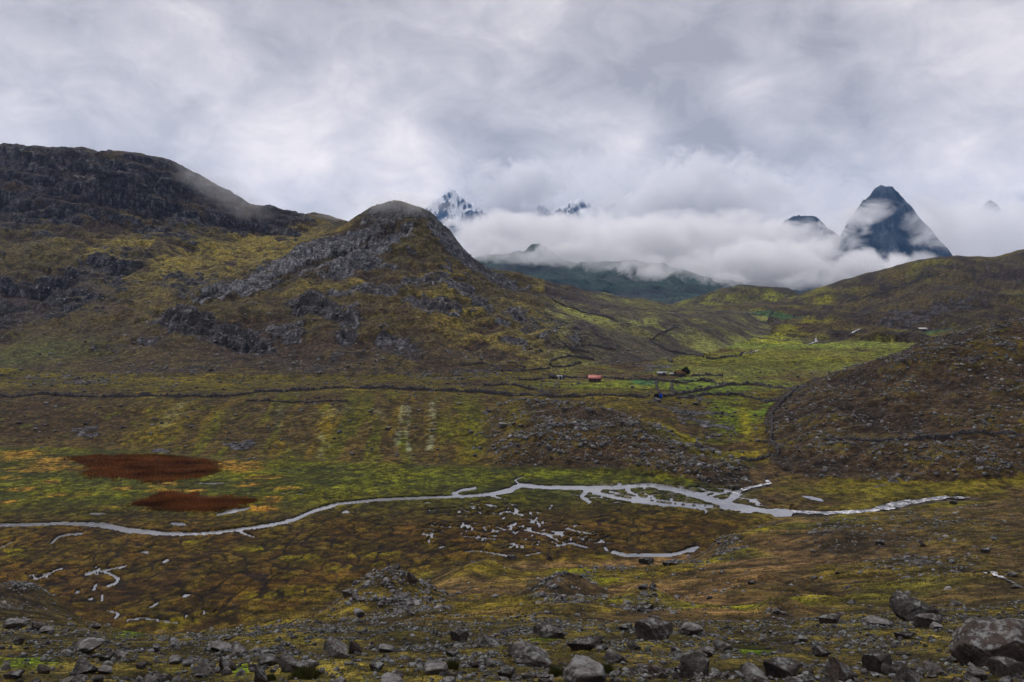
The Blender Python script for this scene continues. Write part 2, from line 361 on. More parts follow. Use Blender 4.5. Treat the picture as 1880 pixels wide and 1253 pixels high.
for (x, y, rx, ry, a, w) in ((745, 645, 58, 20, 12, .75), (640, 620, 18, 26, 30, .6), (890, 655, 70, 14, 8, .7), (960, 640, 60, 13, 15, .6), (900, 575, 60, 15, 32, .55),
        (970, 600, 70, 16, 32, .65), (1060, 620, 70, 20, 28, .75), (720, 530, 130, 16, -10, .6), (860, 540, 60, 18, 25, .5), (560, 670, 140, 22, 0, .55), (800, 685, 190, 14, 0, .5),
        (1190, 600, 50, 14, 12, .6), (330, 680, 160, 14, -4, .5), (120, 700, 130, 12, 0, .55), (1080, 570, 60, 12, 25, .5), (930, 520, 50, 12, 25, .5), (620, 545, 120, 12, -8, .5), (1180, 660, 90, 12, 5, .45)):
    add(ell(x, y, rx, ry, a, 380, 1300), w)
# spur, right hillside, background ridge
spw = (lab == 1) * sstep(PX + 25 * n_sml, 880, 1040); add(spw * 0.62); add((lab == 2) * (0.52 + 0.12 * sstep(PX, 1500, 1650))); add((lab == 5) * 0.32); add(ell(1690, 580, 120, 22, -10, 700, 1500), .6)
add(ell(1420, 600, 60, 16, 0, 700, 1500), .55); add((lab == 6) * 0.45)
add(ell(1280, 770, 90, 40, 25, 250, 420), .6); add(ell(1190, 672, 60, 12, 0, 380, 700), .6)
for (x, y, rx, ry, w) in ((160, 790, 40, 14, .7), (445, 818, 40, 14, .7), (300, 830, 40, 6, .6), (700, 830, 60, 10, .5), (930, 780, 90, 30, .6), (1000, 820, 120, 40, .55)):
    add(ell(x, y, rx, ry, 0, 225, 380), w)
# foreground: the near belt of stones, mounds, the stony strips on the right
add(sstep(50 - YY, -8, 10) * 0.42)
MOUNDS = [(705, 1112, 80, 5.2, 130, 44), (1040, 1095, 86, 2.6, 74, 30), (880, 1036, 128, 3.0, 80, 24), (1180, 1118, 76, 2.0, 60, 18), (1430, 1135, 60, 1.6, 50, 16), (1330, 1010, 140, 1.6, 60, 18), (60, 1100, 110, 3.0, 110, 26), (1560, 1000, 120, 2.4, 90, 30)]
for (x, y, d, hh, rx, ry) in MOUNDS: add(ell(x, y, rx * .95, ry * .95, 0, 40, 190), .6)
for (x, y, rx, ry, w) in ((1620, 1000, 130, 40, .55), (1700, 1050, 120, 24, .5), (1560, 975, 110, 18, .45), (1740, 960, 150, 14, .4), (1120, 1045, 60, 16, .4), (1250, 1035, 60, 12, .4), (90, 1075, 120, 30, .6), (1330, 905, 60, 20, .6), (1600, 890, 200, 14, .4), (1230, 1100, 120, 14, .35)):
    add(ell(x, y, rx, ry, 0, 60, 260), w)
rock_raw = rock.copy()
rnoise = np.where(hill > 0, 0.6 * s_mid + 0.5 * s_sml + 0.6 * (s_rdg - 0.5) + 0.35 * s_big, 0.5 * n_mid + 0.5 * n_sml + 0.2 * n_fine)
rockR = np.where(np.isin(lab, (1, 2)), rock * .55, np.where(fore > .5, rock * .5, rock)) + hill * .27
R = sstep(rockR + rnoise * 0.5, 0.45, 0.75)          # 0 grass .. 1 bare rock
R *= (1 - bog)

# ---- relief
for (x, y, d, hh, rx, ry) in MOUNDS:
    cxw = (x - CX) / F * d; rw = rx / F * d
    qd = np.sqrt(((XX - cxw) / rw) ** 2 + ((YY - d) / (rw * 1.6)) ** 2) * (1 + .35 * n_mid) + .22 * n_sml
    H += hh * .8 * (1 - sstep(qd, -.1, 1.35)) * (1 + .5 * n_sml) * (1 - bog)
far_amp = sstep(YY, 380, 620)
H += (1 - bog) * (fore * (n_mid * 0.9 * sstep(YY, 35, 80) + n_sml * 0.28 + n_fine * 0.10))
H += (1 - bog) * (1 - fore) * (1 - hill) * (n_mid * (0.8 + 1.6 * far_amp) + n_sml * 0.35 + n_fine * 0.1)
H += np.isin(lab, (5, 6)) * rows(560, 2400, lambda a, b: fbm(a, b * 0.8, 220, 5, 131) * 14 + (ridged(a + b * 0.35, b * .45, 170, 5, 135) - .5) * 30 - 4 + fbm(a, b, 30, 3, 137) * 1.8, XX, YY) * sstep(rc[0][None] - YY, 0, 260)
H += np.where(lab == 2, 1, spw) * (n_mid * 1.2 + n_sml * 0.45 + R * (rows(180, 420, lambda a, b: ridged(a, b, 9, 3, 141), XX, YY) - .4) * 1.1)
crag = np.clip(rock_raw - 0.25, 0, 1) * (0.4 + 0.6 * R)
ww = hill * sstep(H, -39, -20)
crest_d = np.minimum(np.abs(YY - dc[0][None]) + 500 * (lab != 3), np.abs(YY - mc[0][None]) + 500 * (lab != 4))
ww = ww * (1 - .65 * np.exp(-(crest_d / 45) ** 2))
gul = rows(390, 1400, lambda a, b: ridged(a + .15 * b, b * .28, 70, 4, 471), XX, YY)
ww = ww * (1 - .6 * (lab == 3) * sstep(PX, 930, 1100))
R = R * (1 - .5 * (lab == 3) * sstep(PX, 980, 1120))
H += ww * (s_big * 5.5 + s_mid * 3.2 + s_sml * 1.1 + (gul - .5) * 12)
H += ww * crag * ((0.5 - s_rdg) * 24.0 + s_sml * 2.0 + (rows(390, 1400, lambda a, b: ridged(a, b * 1.2, 19, 4, 151), SXX, SZZ) - 0.5) * -8.0)
ledA = (H + 0.22 * XX + s_big * 16) / 34.0; frA = ledA - np.floor(ledA)
H += ww * crag * (sstep(frA, 0.5, 0.92) - frA) * 15 * (lab == 4)
# ledges: broken horizontal risers in the crags
led = (H + 0.18 * XX + s_mid * 9) / 13.0; fr = led - np.floor(led)
H += ww * crag * sstep(np.abs(np.mod(YY, 1e9)), 0, 1) * (sstep(fr, 0.55, 0.95) - fr) * 7.5
led2 = (H - 0.25 * XX + s_sml * 4) / 4.5; fr2 = led2 - np.floor(led2)
H += ww * crag * (sstep(fr2, 0.5, 0.95) - fr2) * 2.2

bench = sstep(frA, .02, .14) * (1 - sstep(frA, .34, .52)) * sstep(s_mid + .5 * s_sml, -.5, .25)
gy = np.gradient(H, axis=0) / np.gradient(Yg)[:, None]; gx = np.gradient(H, axis=1) / (np.gradient(U)[None] * YY)
steep = np.sqrt((gx) ** 2 + (gy - gx * XX / YY) ** 2)
steep = blurx(steep, 1)
R = np.where(hill > 0, np.clip(R * (.30 + .70 * sstep(steep + .25 * s_mid, .35, .95)) + .8 * sstep(steep + .3 * s_sml, .95, 1.6), 0, 1), R)
slab_d = H - .40 * XX + .15 * YY
slabn = rows(390, 1000, lambda a, b: ridged(a / 5.5, b, 13, 4, 501), XX, slab_d)
R = np.where(lab == 4, R * (1 - .8 * bench) * (.45 + .55 * sstep(s_mid + .7 * s_sml + .4 * s_big, -.5, .3)), R)
slz = stroke([(365, 553), (450, 523), (560, 480), (650, 458), (745, 432)], 34, 480, 900)
R = np.where(lab == 3, np.clip(R + .2 * slz * (R > .15), 0, 1) * (1 - slz * (1 - sstep(slabn, .32, .6))), R)
H += (lab == 3) * slz * (slabn - .5) * 8.0
# ---- bog: hummocks, cracks, pools and the river bed
bx = rows(100, 300, lambda a, b: a + fbm(a, b, 9, 2, 161) * 3.0, XX, YY); by = rows(100, 300, lambda a, b: b + fbm(a, b, 9, 2, 165) * 4.0, XX, YY)
vor = rows(100, 300, lambda a, b: voronoi_edge(a / 5.2, b / 8.0, 1), bx, by); vor2 = rows(100, 300, lambda a, b: voronoi_edge(a / 2.3, b / 4.0, 2), bx, by)
south = sstep(PX, -1000, -900)
crackzone = np.clip(ell(250, 1050, 420, 95, 0, 100, 240) * 1.0 + ell(700, 1000, 350, 70, 0, 100, 240) * 0.75 + ell(1080, 960, 260, 60, 0, 100, 240) * .5 + 0.4, 0, 1)
crack = (1 - sstep(vor, 0.04, 0.15)) * sstep(n_mid + .5 * n_sml, -0.9, -.2) * crackzone * bog
crack2 = (1 - sstep(vor2, 0.03, 0.14)) * sstep(n_sml, -0.2, 0.3) * crackzone * bog * .5
H += bog * (0.22 + 0.12 * n_sml + 0.12 * n_mid + 0.09 * n_fine) - crack * 0.22 - crack2 * 0.12
H = np.where(bog > 0.5, np.maximum(H, FL - 0.02 + 0.03 * n_fine), H)
P1 = (HY - F * (FL - 0.3) / YY).astype(np.float32); P1W = P1        # rows where the water sheet lies
WATER = FL - 0.09
river = stroke([(-60, 968, 1), (60, 966, 1), (120, 964, 1.1), (190, 967, 1.6), (235, 977, 1.7), (300, 983, 1.3), (360, 984, 1.0), (420, 978, 1), (500, 966, 1), (540, 957, 1.1), (575, 941, 1.1), (620, 928, 1.1), (700, 920, 1), (800, 916, .9), (850, 914, 1), (900, 910, 1.3), (935, 903, 1.7), (955, 893, 1.4), (1000, 897, 1.2), (1080, 898, 1.3), (1140, 897, 1.4), (1190, 892, 1.3), (1220, 897, 1.5), (1280, 912, 1.8), (1340, 930, 2.0), (1400, 941, 1.7), (1450, 943, 1.2)], 3.4, 120, 300, P1, 1.0)
def rv(pts, w): 
    global river
    river = np.maximum(river, stroke(pts, w, 120, 300, P1))
rv([(832, 908), (850, 902), (872, 899)], 3.2); rv([(832, 908), (845, 913)], 3); rv([(900, 912), (918, 917)], 2.0); rv([(440, 978), (452, 984), (466, 989)], 2.0)
rv([(955, 893), (945, 883), (960, 878)], 1.6); rv([(1100, 898), (1075, 905), (1068, 914), (1082, 924)], 3.4); rv([(1090, 906), (1130, 916), (1180, 925), (1240, 931), (1320, 938), (1380, 943)], 3.6)
rv([(1120, 905), (1170, 915), (1220, 922), (1290, 930)], 2.2); rv([(1190, 915), (1215, 906), (1240, 903)], 1.6); rv([(1300, 914), (1330, 906), (1362, 900)], 2.2)
brz = np.maximum(ell(1250, 916, 190, 22, 4, 150, 260, .35, P1), ell(1110, 906, 60, 14, 0, 150, 260, .35, P1))
br = rows(140, 270, lambda a, b: voronoi_edge(a / 7.5 + 2, b / 7.0 + 5, 11), bx, by) + 9.0 * ((YY < 141) | (YY > 269))
river = np.maximum(river, sstep(.17 - br + .05 * n_fine, 0, .08) * sstep(brz, .25, .6))
pools = np.zeros_like(H)
def pool(pts, w):
    global pools
    pools = np.maximum(pools, stroke(pts, w * .95, 110, 300, P1))
def pell(x, y, rx, ry, a=0):
    global pools
    pools = np.maximum(pools, ell(x, y, rx * .72, ry * .8, a, 110, 300, 0.5, P1))
pool([(95, 1000), (105, 990), (125, 985), (150, 982)], 2.8); pool([(0, 1008), (15, 1002), (28, 995)], 1.8); pell(265, 1017, 13, 4.5, -8); pell(305, 1033, 9, 4.5, -20)
pool([(65, 1068), (85, 1060), (100, 1052), (112, 1047)], 2.6); pool([(158, 1056), (180, 1050), (200, 1056), (218, 1065), (212, 1074), (198, 1080)], 3.0); pool([(180, 1052), (205, 1048), (232, 1042)], 2.4); pool([(176, 1076), (172, 1086)], 2.2)
pell(143, 1090, 9, 5, -25); pell(167, 1103, 6, 4); pool([(188, 1096), (186, 1108)], 2.0); pool([(275, 1119), (290, 1110)], 2.4); pell(342, 1097, 13, 5, -15); pool([(198, 1124), (218, 1130), (212, 1138)], 2.0); pool([(235, 1142), (262, 1138), (300, 1144), (325, 1148)], 2.2)
pell(425, 942, 26, 5, -14); pool([(400, 948), (420, 944), (455, 936)], 3.4); pell(325, 965, 24, 6, 4); pell(180, 946, 26, 3); pell(635, 943, 10, 5); pell(520, 908, 8, 2.4); pell(552, 909, 6, 3.2); pool([(365, 889), (390, 890), (412, 889)], 1.8); pell(455, 907, 5, 2); pell(785, 926, 11, 2.5); pell(612, 918, 8, 1.6)
# net of small pools in the middle of the bog
net = rows(100, 300, lambda a, b: voronoi_edge(a / 2.5 + 9, b / 5.0 + 4, 5), bx, by) + 9.0 * ((YY < 101) | (YY > 299))
net3 = rows(100, 300, lambda a, b: voronoi_edge(a / 2.2 + 3, b / 4.2 + 8, 7), bx, by) + 9.0 * ((YY < 101) | (YY > 299))
z2 = np.maximum(ell(180, 1060, 150, 40, 0, 110, 300, .9, P1), np.maximum(ell(900, 970, 260, 60, 5, 110, 300, .9, P1), ell(280, 1130, 120, 18, 0, 110, 300, .9, P1)))
pools = np.maximum(pools, sstep(0.15 - net3, 0, .07) * sstep(z2 + n_mid * .5 + n_sml * .8, 1.0, 1.3))
zone = np.maximum(ell(935, 965, 150, 46, 6, 120, 300, 0.9, P1), ell(1040, 985, 110, 26, 8, 120, 300, 0.9, P1))
pools = np.maximum(pools, sstep(0.17 - net, 0.0, 0.1) * sstep(n_sml + .6 * n_fine, -.35, .15) * sstep(zone * 1.3 + n_mid * .4 + n_sml * 0.5, 0.55, 0.8))
pool([(852, 1016), (880, 1015), (905, 1019), (930, 1023)], 2.0); pool([(853, 988), (890, 991), (910, 993)], 1.6); pool([(962, 975), (1005, 985), (1025, 996)], 1.6); pool([(1022, 1005), (1050, 1000), (1078, 1008)], 2.4); pool([(915, 945), (930, 942), (960, 948)], 1.8); pool([(965, 1022), (990, 1018)], 1.8)
pool([(1110, 1008), (1116, 1014)], 2.2); pool([(1125, 1016), (1150, 1022), (1190, 1022), (1230, 1022), (1262, 1014), (1280, 1007)], 3.6); pell(1266, 1014, 22, 7, -18); pell(1183, 1001, 8, 2.4); pool([(1040, 972), (1060, 978), (1085, 982)], 1.8); pool([(1012, 930), (1010, 936)], 1.3)
pools *= 1 - ell(1262, 1019, 12, 2.4, -10, 120, 300, .5, P1)
river *= (1 - ell(885, 905, 30, 3.0, -6, 150, 280, .6, P1)) * (1 - ell(1200, 905, 52, 5, 5, 150, 280, .6, P1)) * (1 - ell(1265, 922, 40, 4, 8, 150, 280, .6, P1)) * (1 - ell(1150, 910, 24, 3, 8, 150, 280, .6, P1)) * (1 - ell(1225, 914, 14, 2, 4, 150, 280, .6, P1)) * (1 - ell(1330, 940, 40, 2.2, 4, 150, 280, .6, P1))
wet = sstep(np.maximum(river, pools) + 0.26 * n_fine + .14 * n_sml - .3 * (np.maximum(river, pools) < .02), 0.32, 0.52)
bank = sstep(np.maximum(river, pools), 0.02, 0.3)
low = (H < FL + 1.2) & (YY > 110) & (YY < 300)
H = np.where((YY > 70) & (YY < 300) & (wet < .3), np.maximum(H, FL + .05), H)
H = np.where(low, H + (FL - 0.75 - H) * wet, H)

# brook coming in from the right, and the far brooks: cut a bed
BROOKS = {'right': [(1425, 941, 1.0), (1470, 941, .9), (1535, 944, .8), (1600, 938, .9), (1645, 929, 1.2), (1680, 921, 1.1), (1720, 916, .8), (1795, 914, .5)],
          'gully': [(1335, 920, 1), (1362, 900, 1), (1395, 892, .9), (1413, 889, .9), (1408, 880, .7)]}
P2 = proj(H)
bed_r = np.maximum(stroke(BROOKS['right'], 8.0, 165, 260, P2), stroke(BROOKS['gully'], 6.0, 185, 260, P2))
H -= bed_r * 0.5
# low step running up to the brook's far bank, dark ditches on the near slope
P2 = proj(H)

# ------------------------------------------------------------------ ground colours (albedo)
def C(*c): return np.array(c, np.float32)
col = np.zeros(H.shape + (3,), np.float32)
def lay(m, c, w=1.0):
    m = np.asarray(m); ok = np.where((m > 0).any(1))[0]
    if not len(ok): return
    S = slice(ok[0], ok[-1] + 1)
    k = (np.clip(m[S], 0, 1) * w).astype(np.float32)[..., None]; col[S] += k * (c - col[S])
olive, yellow, brown, dark = C(.095, .080, .022), C(.158, .126, .026), C(.072, .047, .025), C(.036, .027, .019)
green, bright, tan_, rust = C(.062, .078, .018), C(.10, .15, .015), C(.135, .085, .035), C(.12, .055, .016)
teal = C(.07, .10, .075)
gmix = 0.5 * n_big + 0.5 * n_mid + 0.3 * n_sml
hmix = 0.55 * s_big + 0.45 * s_mid + 0.25 * s_sml + 0.15 * n_fine
mixf = np.where(hill > 0, hmix, gmix)
col[:] = olive
lay(sstep(mixf, 0.05, 0.6), yellow, .8); lay(sstep(-mixf, -.05, 0.4), brown, .9); lay(sstep(-mixf + .5 * n_sml, .35, .9), dark, .6); lay(sstep(n_sml + .6 * n_fine, .3, .9), brown, .4)
up = sstep(H, 60, 150) * (lab == 4); lay(up, brown, .55)
lay(hill * sstep(fbm(SXX, SZZ * 1.2, 16, 4, 481) + .5 * n_fine, .25, .75), brown * .8, .55); lay(hill * sstep(s_sml - .4 * s_mid, .35, .9), dark * 1.3, .5)
lay(hill * sstep(.6 * s_big + .6 * s_mid + .5 * s_sml, -.1, .7), C(.066, .048, .036), .4)
lay(hill * sstep(rock_raw + .35 * s_sml + .45 * s_mid + .2 * n_fine, .25, .85), C(.064, .054, .056), .75)
# hills: grass tongues and brown heath
for (x, y, rx, ry, a, w) in ((420, 470, 190, 45, -6, .75), (500, 440, 130, 28, -12, .7), (200, 455, 110, 26, 0, .6), (270, 430, 60, 25, 30, .6), (350, 500, 160, 30, -12, .5), (860, 590, 130, 50, 25, .6), (840, 510, 60, 26, 10, .6), (620, 530, 160, 12, -7, .6), (930, 640, 150, 30, 15, .5), (1100, 560, 150, 22, 12, .6), (280, 560, 50, 30, -40, .5), (1010, 600, 100, 30, 25, .5)):
    lay(ell(x, y, rx, ry, a, 420, 1400, .9) * sstep(s_mid + .4 * s_sml, -.45, .2), yellow * 1.15 + green * .15, min(1, w * 1.3))
for (x, y, rx, ry, a, w) in ((560, 650, 230, 45, 0, .7), (380, 640, 200, 50, -6, .6), (200, 590, 140, 50, -15, .6), (740, 600, 160, 40, 10, .4), (1000, 570, 60, 14, 20, .6), (880, 520, 70, 18, 20, .6)):
    lay(ell(x, y, rx, ry, a, 420, 1400, .9) * sstep(s_mid + .5 * s_sml, -.5, .3), brown * .85 + dark * .2, w)
lay(ell(60, 655, 130, 20, -6, 430, 700, .9), green * 1.0 + bright * .12, .6)
# meadow and fields beyond the terrace
plain = (lab == 0) & (YY > 380) & (YY < 1300)
meadow = plain * sstep(PX, 900, 1150)
lay(meadow * sstep(n_mid + .7 * n_big, -.7, .1), C(.098, .108, .034), .85); lay(meadow * sstep(rows(380, 1300, lambda a, b: fbm(a, b * .35, 60, 4, 171), XX, YY), .1, .5), brown * .8 + olive * .4, .55); lay(meadow * sstep(rows(380, 1300, lambda a, b: fbm(a, b * .3, 45, 3, 175), XX, YY), .12, .4), C(.13, .132, .046), .6)
for (x, y, rx, ry, c, w) in ((1130, 709, 160, 9, C(.11, .13, .03), .85), (1300, 715, 90, 12, C(.085, .13, .03), .85), (1268, 700, 50, 5, C(.085, .13, .035), .7), (1180, 703, 24, 3.6, C(.045, .11, .05), .95), (1345, 770, 60, 40, C(.085, .115, .02), .85), (1370, 775, 12, 50, C(.13, .115, .02), .7), (1350, 835, 55, 14, C(.115, .105, .02), .7), (1415, 755, 30, 12, C(.08, .13, .025), .7), (1075, 665, 30, 5, C(.115, .12, .025), .8), (1100, 650, 60, 6, C(.11, .12, .025), .8), (1420, 660, 200, 16, C(.12, .12, .03), .6), (1390, 670, 120, 8, C(.07, .066, .02), .7)):
    lay(ell(x, y, rx, ry, 0, 240, 900, .4) * (lab != 2) * (0.75 + .25 * n_mid), c, w)
rightbg = np.isin(lab, (5, 6)) | ((lab == 0) & (YY > 780)) | ((lab == 3) & (PX > 1000))
lay(rightbg * 1.0, C(.098, .086, .028), .7); lay((lab == 5) * 1.0, C(.088, .066, .032), .6); lay(rightbg * sstep(rows(500, 2400, lambda a, b: fbm(a - .4 * b, b * .5, 130, 4, 181), XX, YY), .02, .3), C(.15, .145, .036), .8); lay(rightbg * sstep(rows(500, 2400, lambda a, b: fbm(a, b * .5 - .3 * a, 110, 4, 185), XX, YY), .05, .35), C(.062, .045, .034), .7)
lay(rightbg * ((lab == 5) * sstep(PX, 1550, 1800)), C(.07, .05, .028), .5); lay(rightbg * sstep(rows(500, 2400, lambda a, b: ridged(a + .3 * b, b * .5, 60, 4, 487), XX, YY), .5, .8), C(.046, .033, .029), .8); lay(rightbg * sstep(rows(500, 2400, lambda a, b: fbm(a, b * .6, 22, 4, 489), XX, YY), .1, .7), C(.06, .046, .026), .6)
for (x, y, rx, ry) in ((1712, 612, 36, 5), (1420, 579, 52, 4)): lay(ell(x, y, rx, ry, 4, 700, 1900, .25), C(.055, .10, .045), .85)
# terrace slope: brown heath with coloured tongues running down
slope = (lab != 2) * (YY > 235) * (YY < 400) * (1 - bog)
ts = slope * sstep(ef + 95 - YY, -10, 10) * (PX < 1440)
lay(ts, brown * .8 + olive * .15, .8)
tong = rows(230, 410, lambda a, b: fbm(a + b * .12, b * .12, 11, 4, 191), XX, YY); tong2 = rows(230, 410, lambda a, b: fbm(a + b * .1, b * .1, 8, 3, 195), XX, YY)
lay(ts * sstep(PX, 180, 330) * sstep(1050 - PX, 0, 200) * sstep(tong, -.1, .35), C(.085, .085, .02), .8)
lay(ts * sstep(PX, 180, 300) * sstep(1000 - PX, 0, 150) * sstep(tong2, .15, .5), C(.13, .098, .02), .4)
lay(ts * ell(300, 780, 90, 40, -30, 240, 400, .9), C(.13, .105, .02), .5); lay(ts * ell(600, 775, 24, 38, 0, 240, 400, .9), C(.15, .11, .016), .55); lay(ts * ell(865, 800, 30, 60, 0, 240, 400, .9), C(.10, .10, .018), .7)
lay(ts * ell(60, 770, 170, 45, 0, 240, 400, .8), brown * .7 + dark * .25, .75)
for pts, w, k in (([(742, 745), (737, 775), (730, 810)], 7, .55), ([(752, 745), (747, 790), (752, 836)], 5, .6), ([(794, 742), (793, 780), (788, 825)], 8, .5), ([(515, 748), (510, 790)], 8, .35), ([(590, 800), (588, 835)], 8, .35), ([(345, 745), (300, 775)], 12, .3), ([(630, 750), (580, 770)], 14, .25), ([(690, 750), (700, 765)], 8, .3)):
    lay(stroke(pts, w, 230, 380) * sstep(n_sml + n_fine * .7, -.5, .3), C(.19, .215, .16), k * .75)
lay(ts * sstep(rows(230, 410, lambda a, b: perlin(a / 7, b / 7, 9), XX, YY) + n_fine * .3, .55, .75), bright * .8, .35)
# right hillside and spur: dark brown heath between the stones
h4m = np.where(lab == 2, 1.0, spw).astype(np.float32)
lay(h4m * 1.0, C(.068, .046, .029), .9); lay(h4m * sstep(n_mid + n_sml * .6, .1, .6), olive * 1.05, .7); lay(h4m * sstep(n_mid - n_sml * .4, .2, .55), C(.082, .05, .026), .5)
lay(h4m * sstep(-n_mid - n_big * .5, .05, .5), dark * 1.1, .6); lay((lab == 2) * ell(1600, 800, 110, 10, 4, 200, 400), C(.085, .07, .026), .5); lay((lab == 2) * ell(1850, 640, 70, 20, 4, 200, 420), C(.12, .085, .022), .5)
lay(ell(1230, 800, 70, 14, 22, 220, 400), C(.10, .10, .02), .6)
for (x, y, rx, ry, a, c, w) in ((1345, 770, 62, 38, 0, C(.10, .125, .022), .85), (1368, 775, 12, 46, -12, C(.17, .15, .025), .75), (1350, 838, 60, 12, 4, C(.14, .125, .022), .75), (1415, 755, 30, 12, 0, C(.09, .14, .025), .7), (1230, 790, 60, 9, 26, C(.15, .13, .024), .75), (1110, 745, 120, 6, 4, C(.12, .10, .024), .6), (950, 775, 26, 40, 0, C(.12, .10, .02), .5), (1395, 810, 20, 36, 0, C(.115, .085, .024), .6)):
    lay(ell(x, y, rx, ry, a, 235, 420, .8) * (lab != 2), c, w)
# brook banks
lay(ell(1600, 905, 260, 22, 2, 165, 260, .8), olive * .9 + green * .2, .55); lay(ell(1750, 930, 120, 10, 0, 165, 230, .8), C(.11, .105, .018), .6)
# foreground slope on the right
fs = fore * sstep(YY, 44, 60)
lay(fs, C(.105, .072, .032), .9); lay(fs * sstep(n_mid + .5 * n_sml, .0, .4), C(.112, .092, .022), .75); lay(fs * sstep(-n_mid + .4 * n_sml, .05, .45), C(.125, .080, .042), .7)
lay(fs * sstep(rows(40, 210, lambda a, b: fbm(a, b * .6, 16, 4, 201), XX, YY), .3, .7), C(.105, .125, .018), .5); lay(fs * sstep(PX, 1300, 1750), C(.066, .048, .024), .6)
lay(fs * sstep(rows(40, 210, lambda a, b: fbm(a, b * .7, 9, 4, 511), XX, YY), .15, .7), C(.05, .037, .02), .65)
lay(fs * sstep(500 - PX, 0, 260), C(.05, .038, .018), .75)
nb = fore * (1 - sstep(YY, 44, 60))
lay(nb, C(.080, .064, .026), .9); lay(nb * sstep(n_sml + .5 * n_fine, .0, .5), C(.102, .083, .028), .7); lay(nb * sstep(-n_sml + .7 * n_fine, .1, .6), C(.06, .045, .018), .65); lay(nb * sstep(rows(1, 61, lambda a, b: fbm(a, b, 1.0, 3, 205), XX, YY), .1, .5), C(.05, .05, .014), .5)
for (x, y, rx, ry) in ((60, 1222, 60, 12), (1385, 1195, 30, 12), (1000, 1178, 28, 6), (250, 1165, 40, 6), (1405, 1200, 24, 10), (440, 1235, 20, 8)): lay(ell(x, y, rx, ry, 0, 10, 60, .9), C(.085, .14, .012), .7)
for (x, y, d, hh, rx, ry) in MOUNDS: lay(ell(x, y, rx * 1.1, ry, 0, 40, 190, .9), C(.042, .031, .018), .85)
# ditches on the near slope
for pts in ([(1160, 1040), (1270, 1055), (1340, 1068), (1420, 1062), (1500, 1085), (1560, 1096)], [(1380, 960), (1470, 966), (1560, 962), (1700, 958), (1800, 950)], [(1480, 1068), (1560, 1058), (1640, 1055), (1740, 1048), (1800, 1048), (1870, 1070)], [(1420, 1080), (1540, 1092)]):
    m = stroke(pts, 2.6, 50, 200, P2) * sstep(n_sml + n_fine, -.6, .2); lay(m, dark * .8, .8); H -= m * .35
# bog
bogc = np.zeros_like(col); bogc[:] = C(.074, .066, .016)
def lb(m, c, w=1.0):
    m = np.asarray(m); ok = np.where((m > 0).any(1))[0]
    if not len(ok): return
    S = slice(ok[0], ok[-1] + 1)
    k = (np.clip(m[S], 0, 1) * w).astype(np.float32)[..., None]; bogc[S] += k * (c - bogc[S])
north = sstep(P1, 985, 900) if False else 1 - sstep(P1, 905, 985)
lb(north, C(.066, .074, .016), .85); lb(north * sstep(n_mid + n_sml * .5, .0, .4), C(.125, .125, .024), .6); lb(north * sstep(-n_mid + n_fine * .5, .1, .5), C(.042, .044, .012), .6)
lb((1 - north) * sstep(n_mid - n_sml * .5, -.05, .4), C(.088, .062, .02), .75); lb((1 - north) * sstep(-n_mid - .3 * n_fine, .05, .5), C(.055, .035, .014), .75); lb((1 - north) * sstep(n_big * .8 + n_sml * .8, .1, .6), C(.085, .08, .018), .6)
lb(ell(900, 965, 330, 50, 4, 120, 280, .9, P1) * sstep(n_sml, -.5, .3), C(.05, .034, .015), .6); lb(ell(1180, 945, 150, 20, 5, 120, 280, .9, P1), C(.08, .06, .018), .5)
for (x, y, rx, ry, w) in ((470, 1012, 40, 7, .8), (550, 1030, 45, 6, .9), (690, 1022, 50, 5, .9), (640, 1046, 60, 6, .8), (520, 1062, 50, 6, .6), (30, 1020, 40, 14, .8), (490, 1100, 60, 14, .8), (560, 1085, 40, 8, .7), (910, 1004, 30, 6, .7), (1120, 1024, 50, 6, .8), (840, 880, 80, 12, .5), (1010, 875, 60, 8, .7), (1090, 885, 50, 4, .6), (700, 890, 110, 14, .4), (350, 1000, 18, 4, .8), (300, 1150, 90, 10, .7), (250, 1130, 80, 14, .4), (180, 925, 70, 10, .4), (1190, 975, 40, 6, .5)):
    lb(ell(x, y, rx, ry, -3, 110, 290, .95, P1) * sstep(n_sml + n_fine * .5, -.7, .1), C(.15, .175, .014), w * .7)
for (x, y, rx, ry, w) in ((20, 840, 75, 10, .9), (95, 852, 55, 11, .8), (430, 855, 60, 8, .8), (60, 865, 60, 7, .7), (480, 880, 40, 4, .7), (520, 900, 30, 4, .6), (300, 905, 40, 4, .8), (40, 902, 34, 5, .9), (95, 888, 18, 4, .8), (125, 913, 45, 5, .85), (5, 925, 30, 5, .9), (290, 893, 48, 5, .9), (235, 900, 30, 4, .7), (445, 862, 45, 11, .85), (455, 893, 30, 5, .8), (500, 922, 18, 7, .9), (480, 938, 35, 8, .85), (20, 880, 25, 4, .8), (150, 868, 25, 3, .5), (360, 905, 20, 3, .8)):
    lb(ell(x, y, rx, ry, -2, 180, 290, .5, P1) * sstep(n_sml + n_fine * .6, -.6, -.05), C(.22, .13, .045), w)
lb(ell(190, 935, 30, 5, 0, 180, 290, .5, P1), C(.14, .115, .018), .7)
lb(np.clip(crack * 1.2 + crack2 * 1.3, 0, 1), C(.020, .016, .009), .85); bogc *= (1 - .14 * (1 - north) - .06 * north)[..., None] * (C(1, 1, 1) + (1 - north)[..., None] * C(.20, -.04, -.05))
lb(bank * (1 - wet), C(.028, .022, .011), .75); lb(np.clip(brz * 1.3, 0, 1) * (1 - wet) * sstep(river + .3 * n_fine, .02, .25), C(.12, .105, .095), .8)
for (x, y, rx, ry) in ((270, 861, 135, 21), (200, 850, 60, 10), (345, 926, 95, 13), (320, 915, 30, 9)): lb(ell(x, y, rx, ry, 0, 180, 290, .45, P1), C(.085, .028, .010), .85)
bm = bog[..., None]; col = col * (1 - bm) + bogc * bm
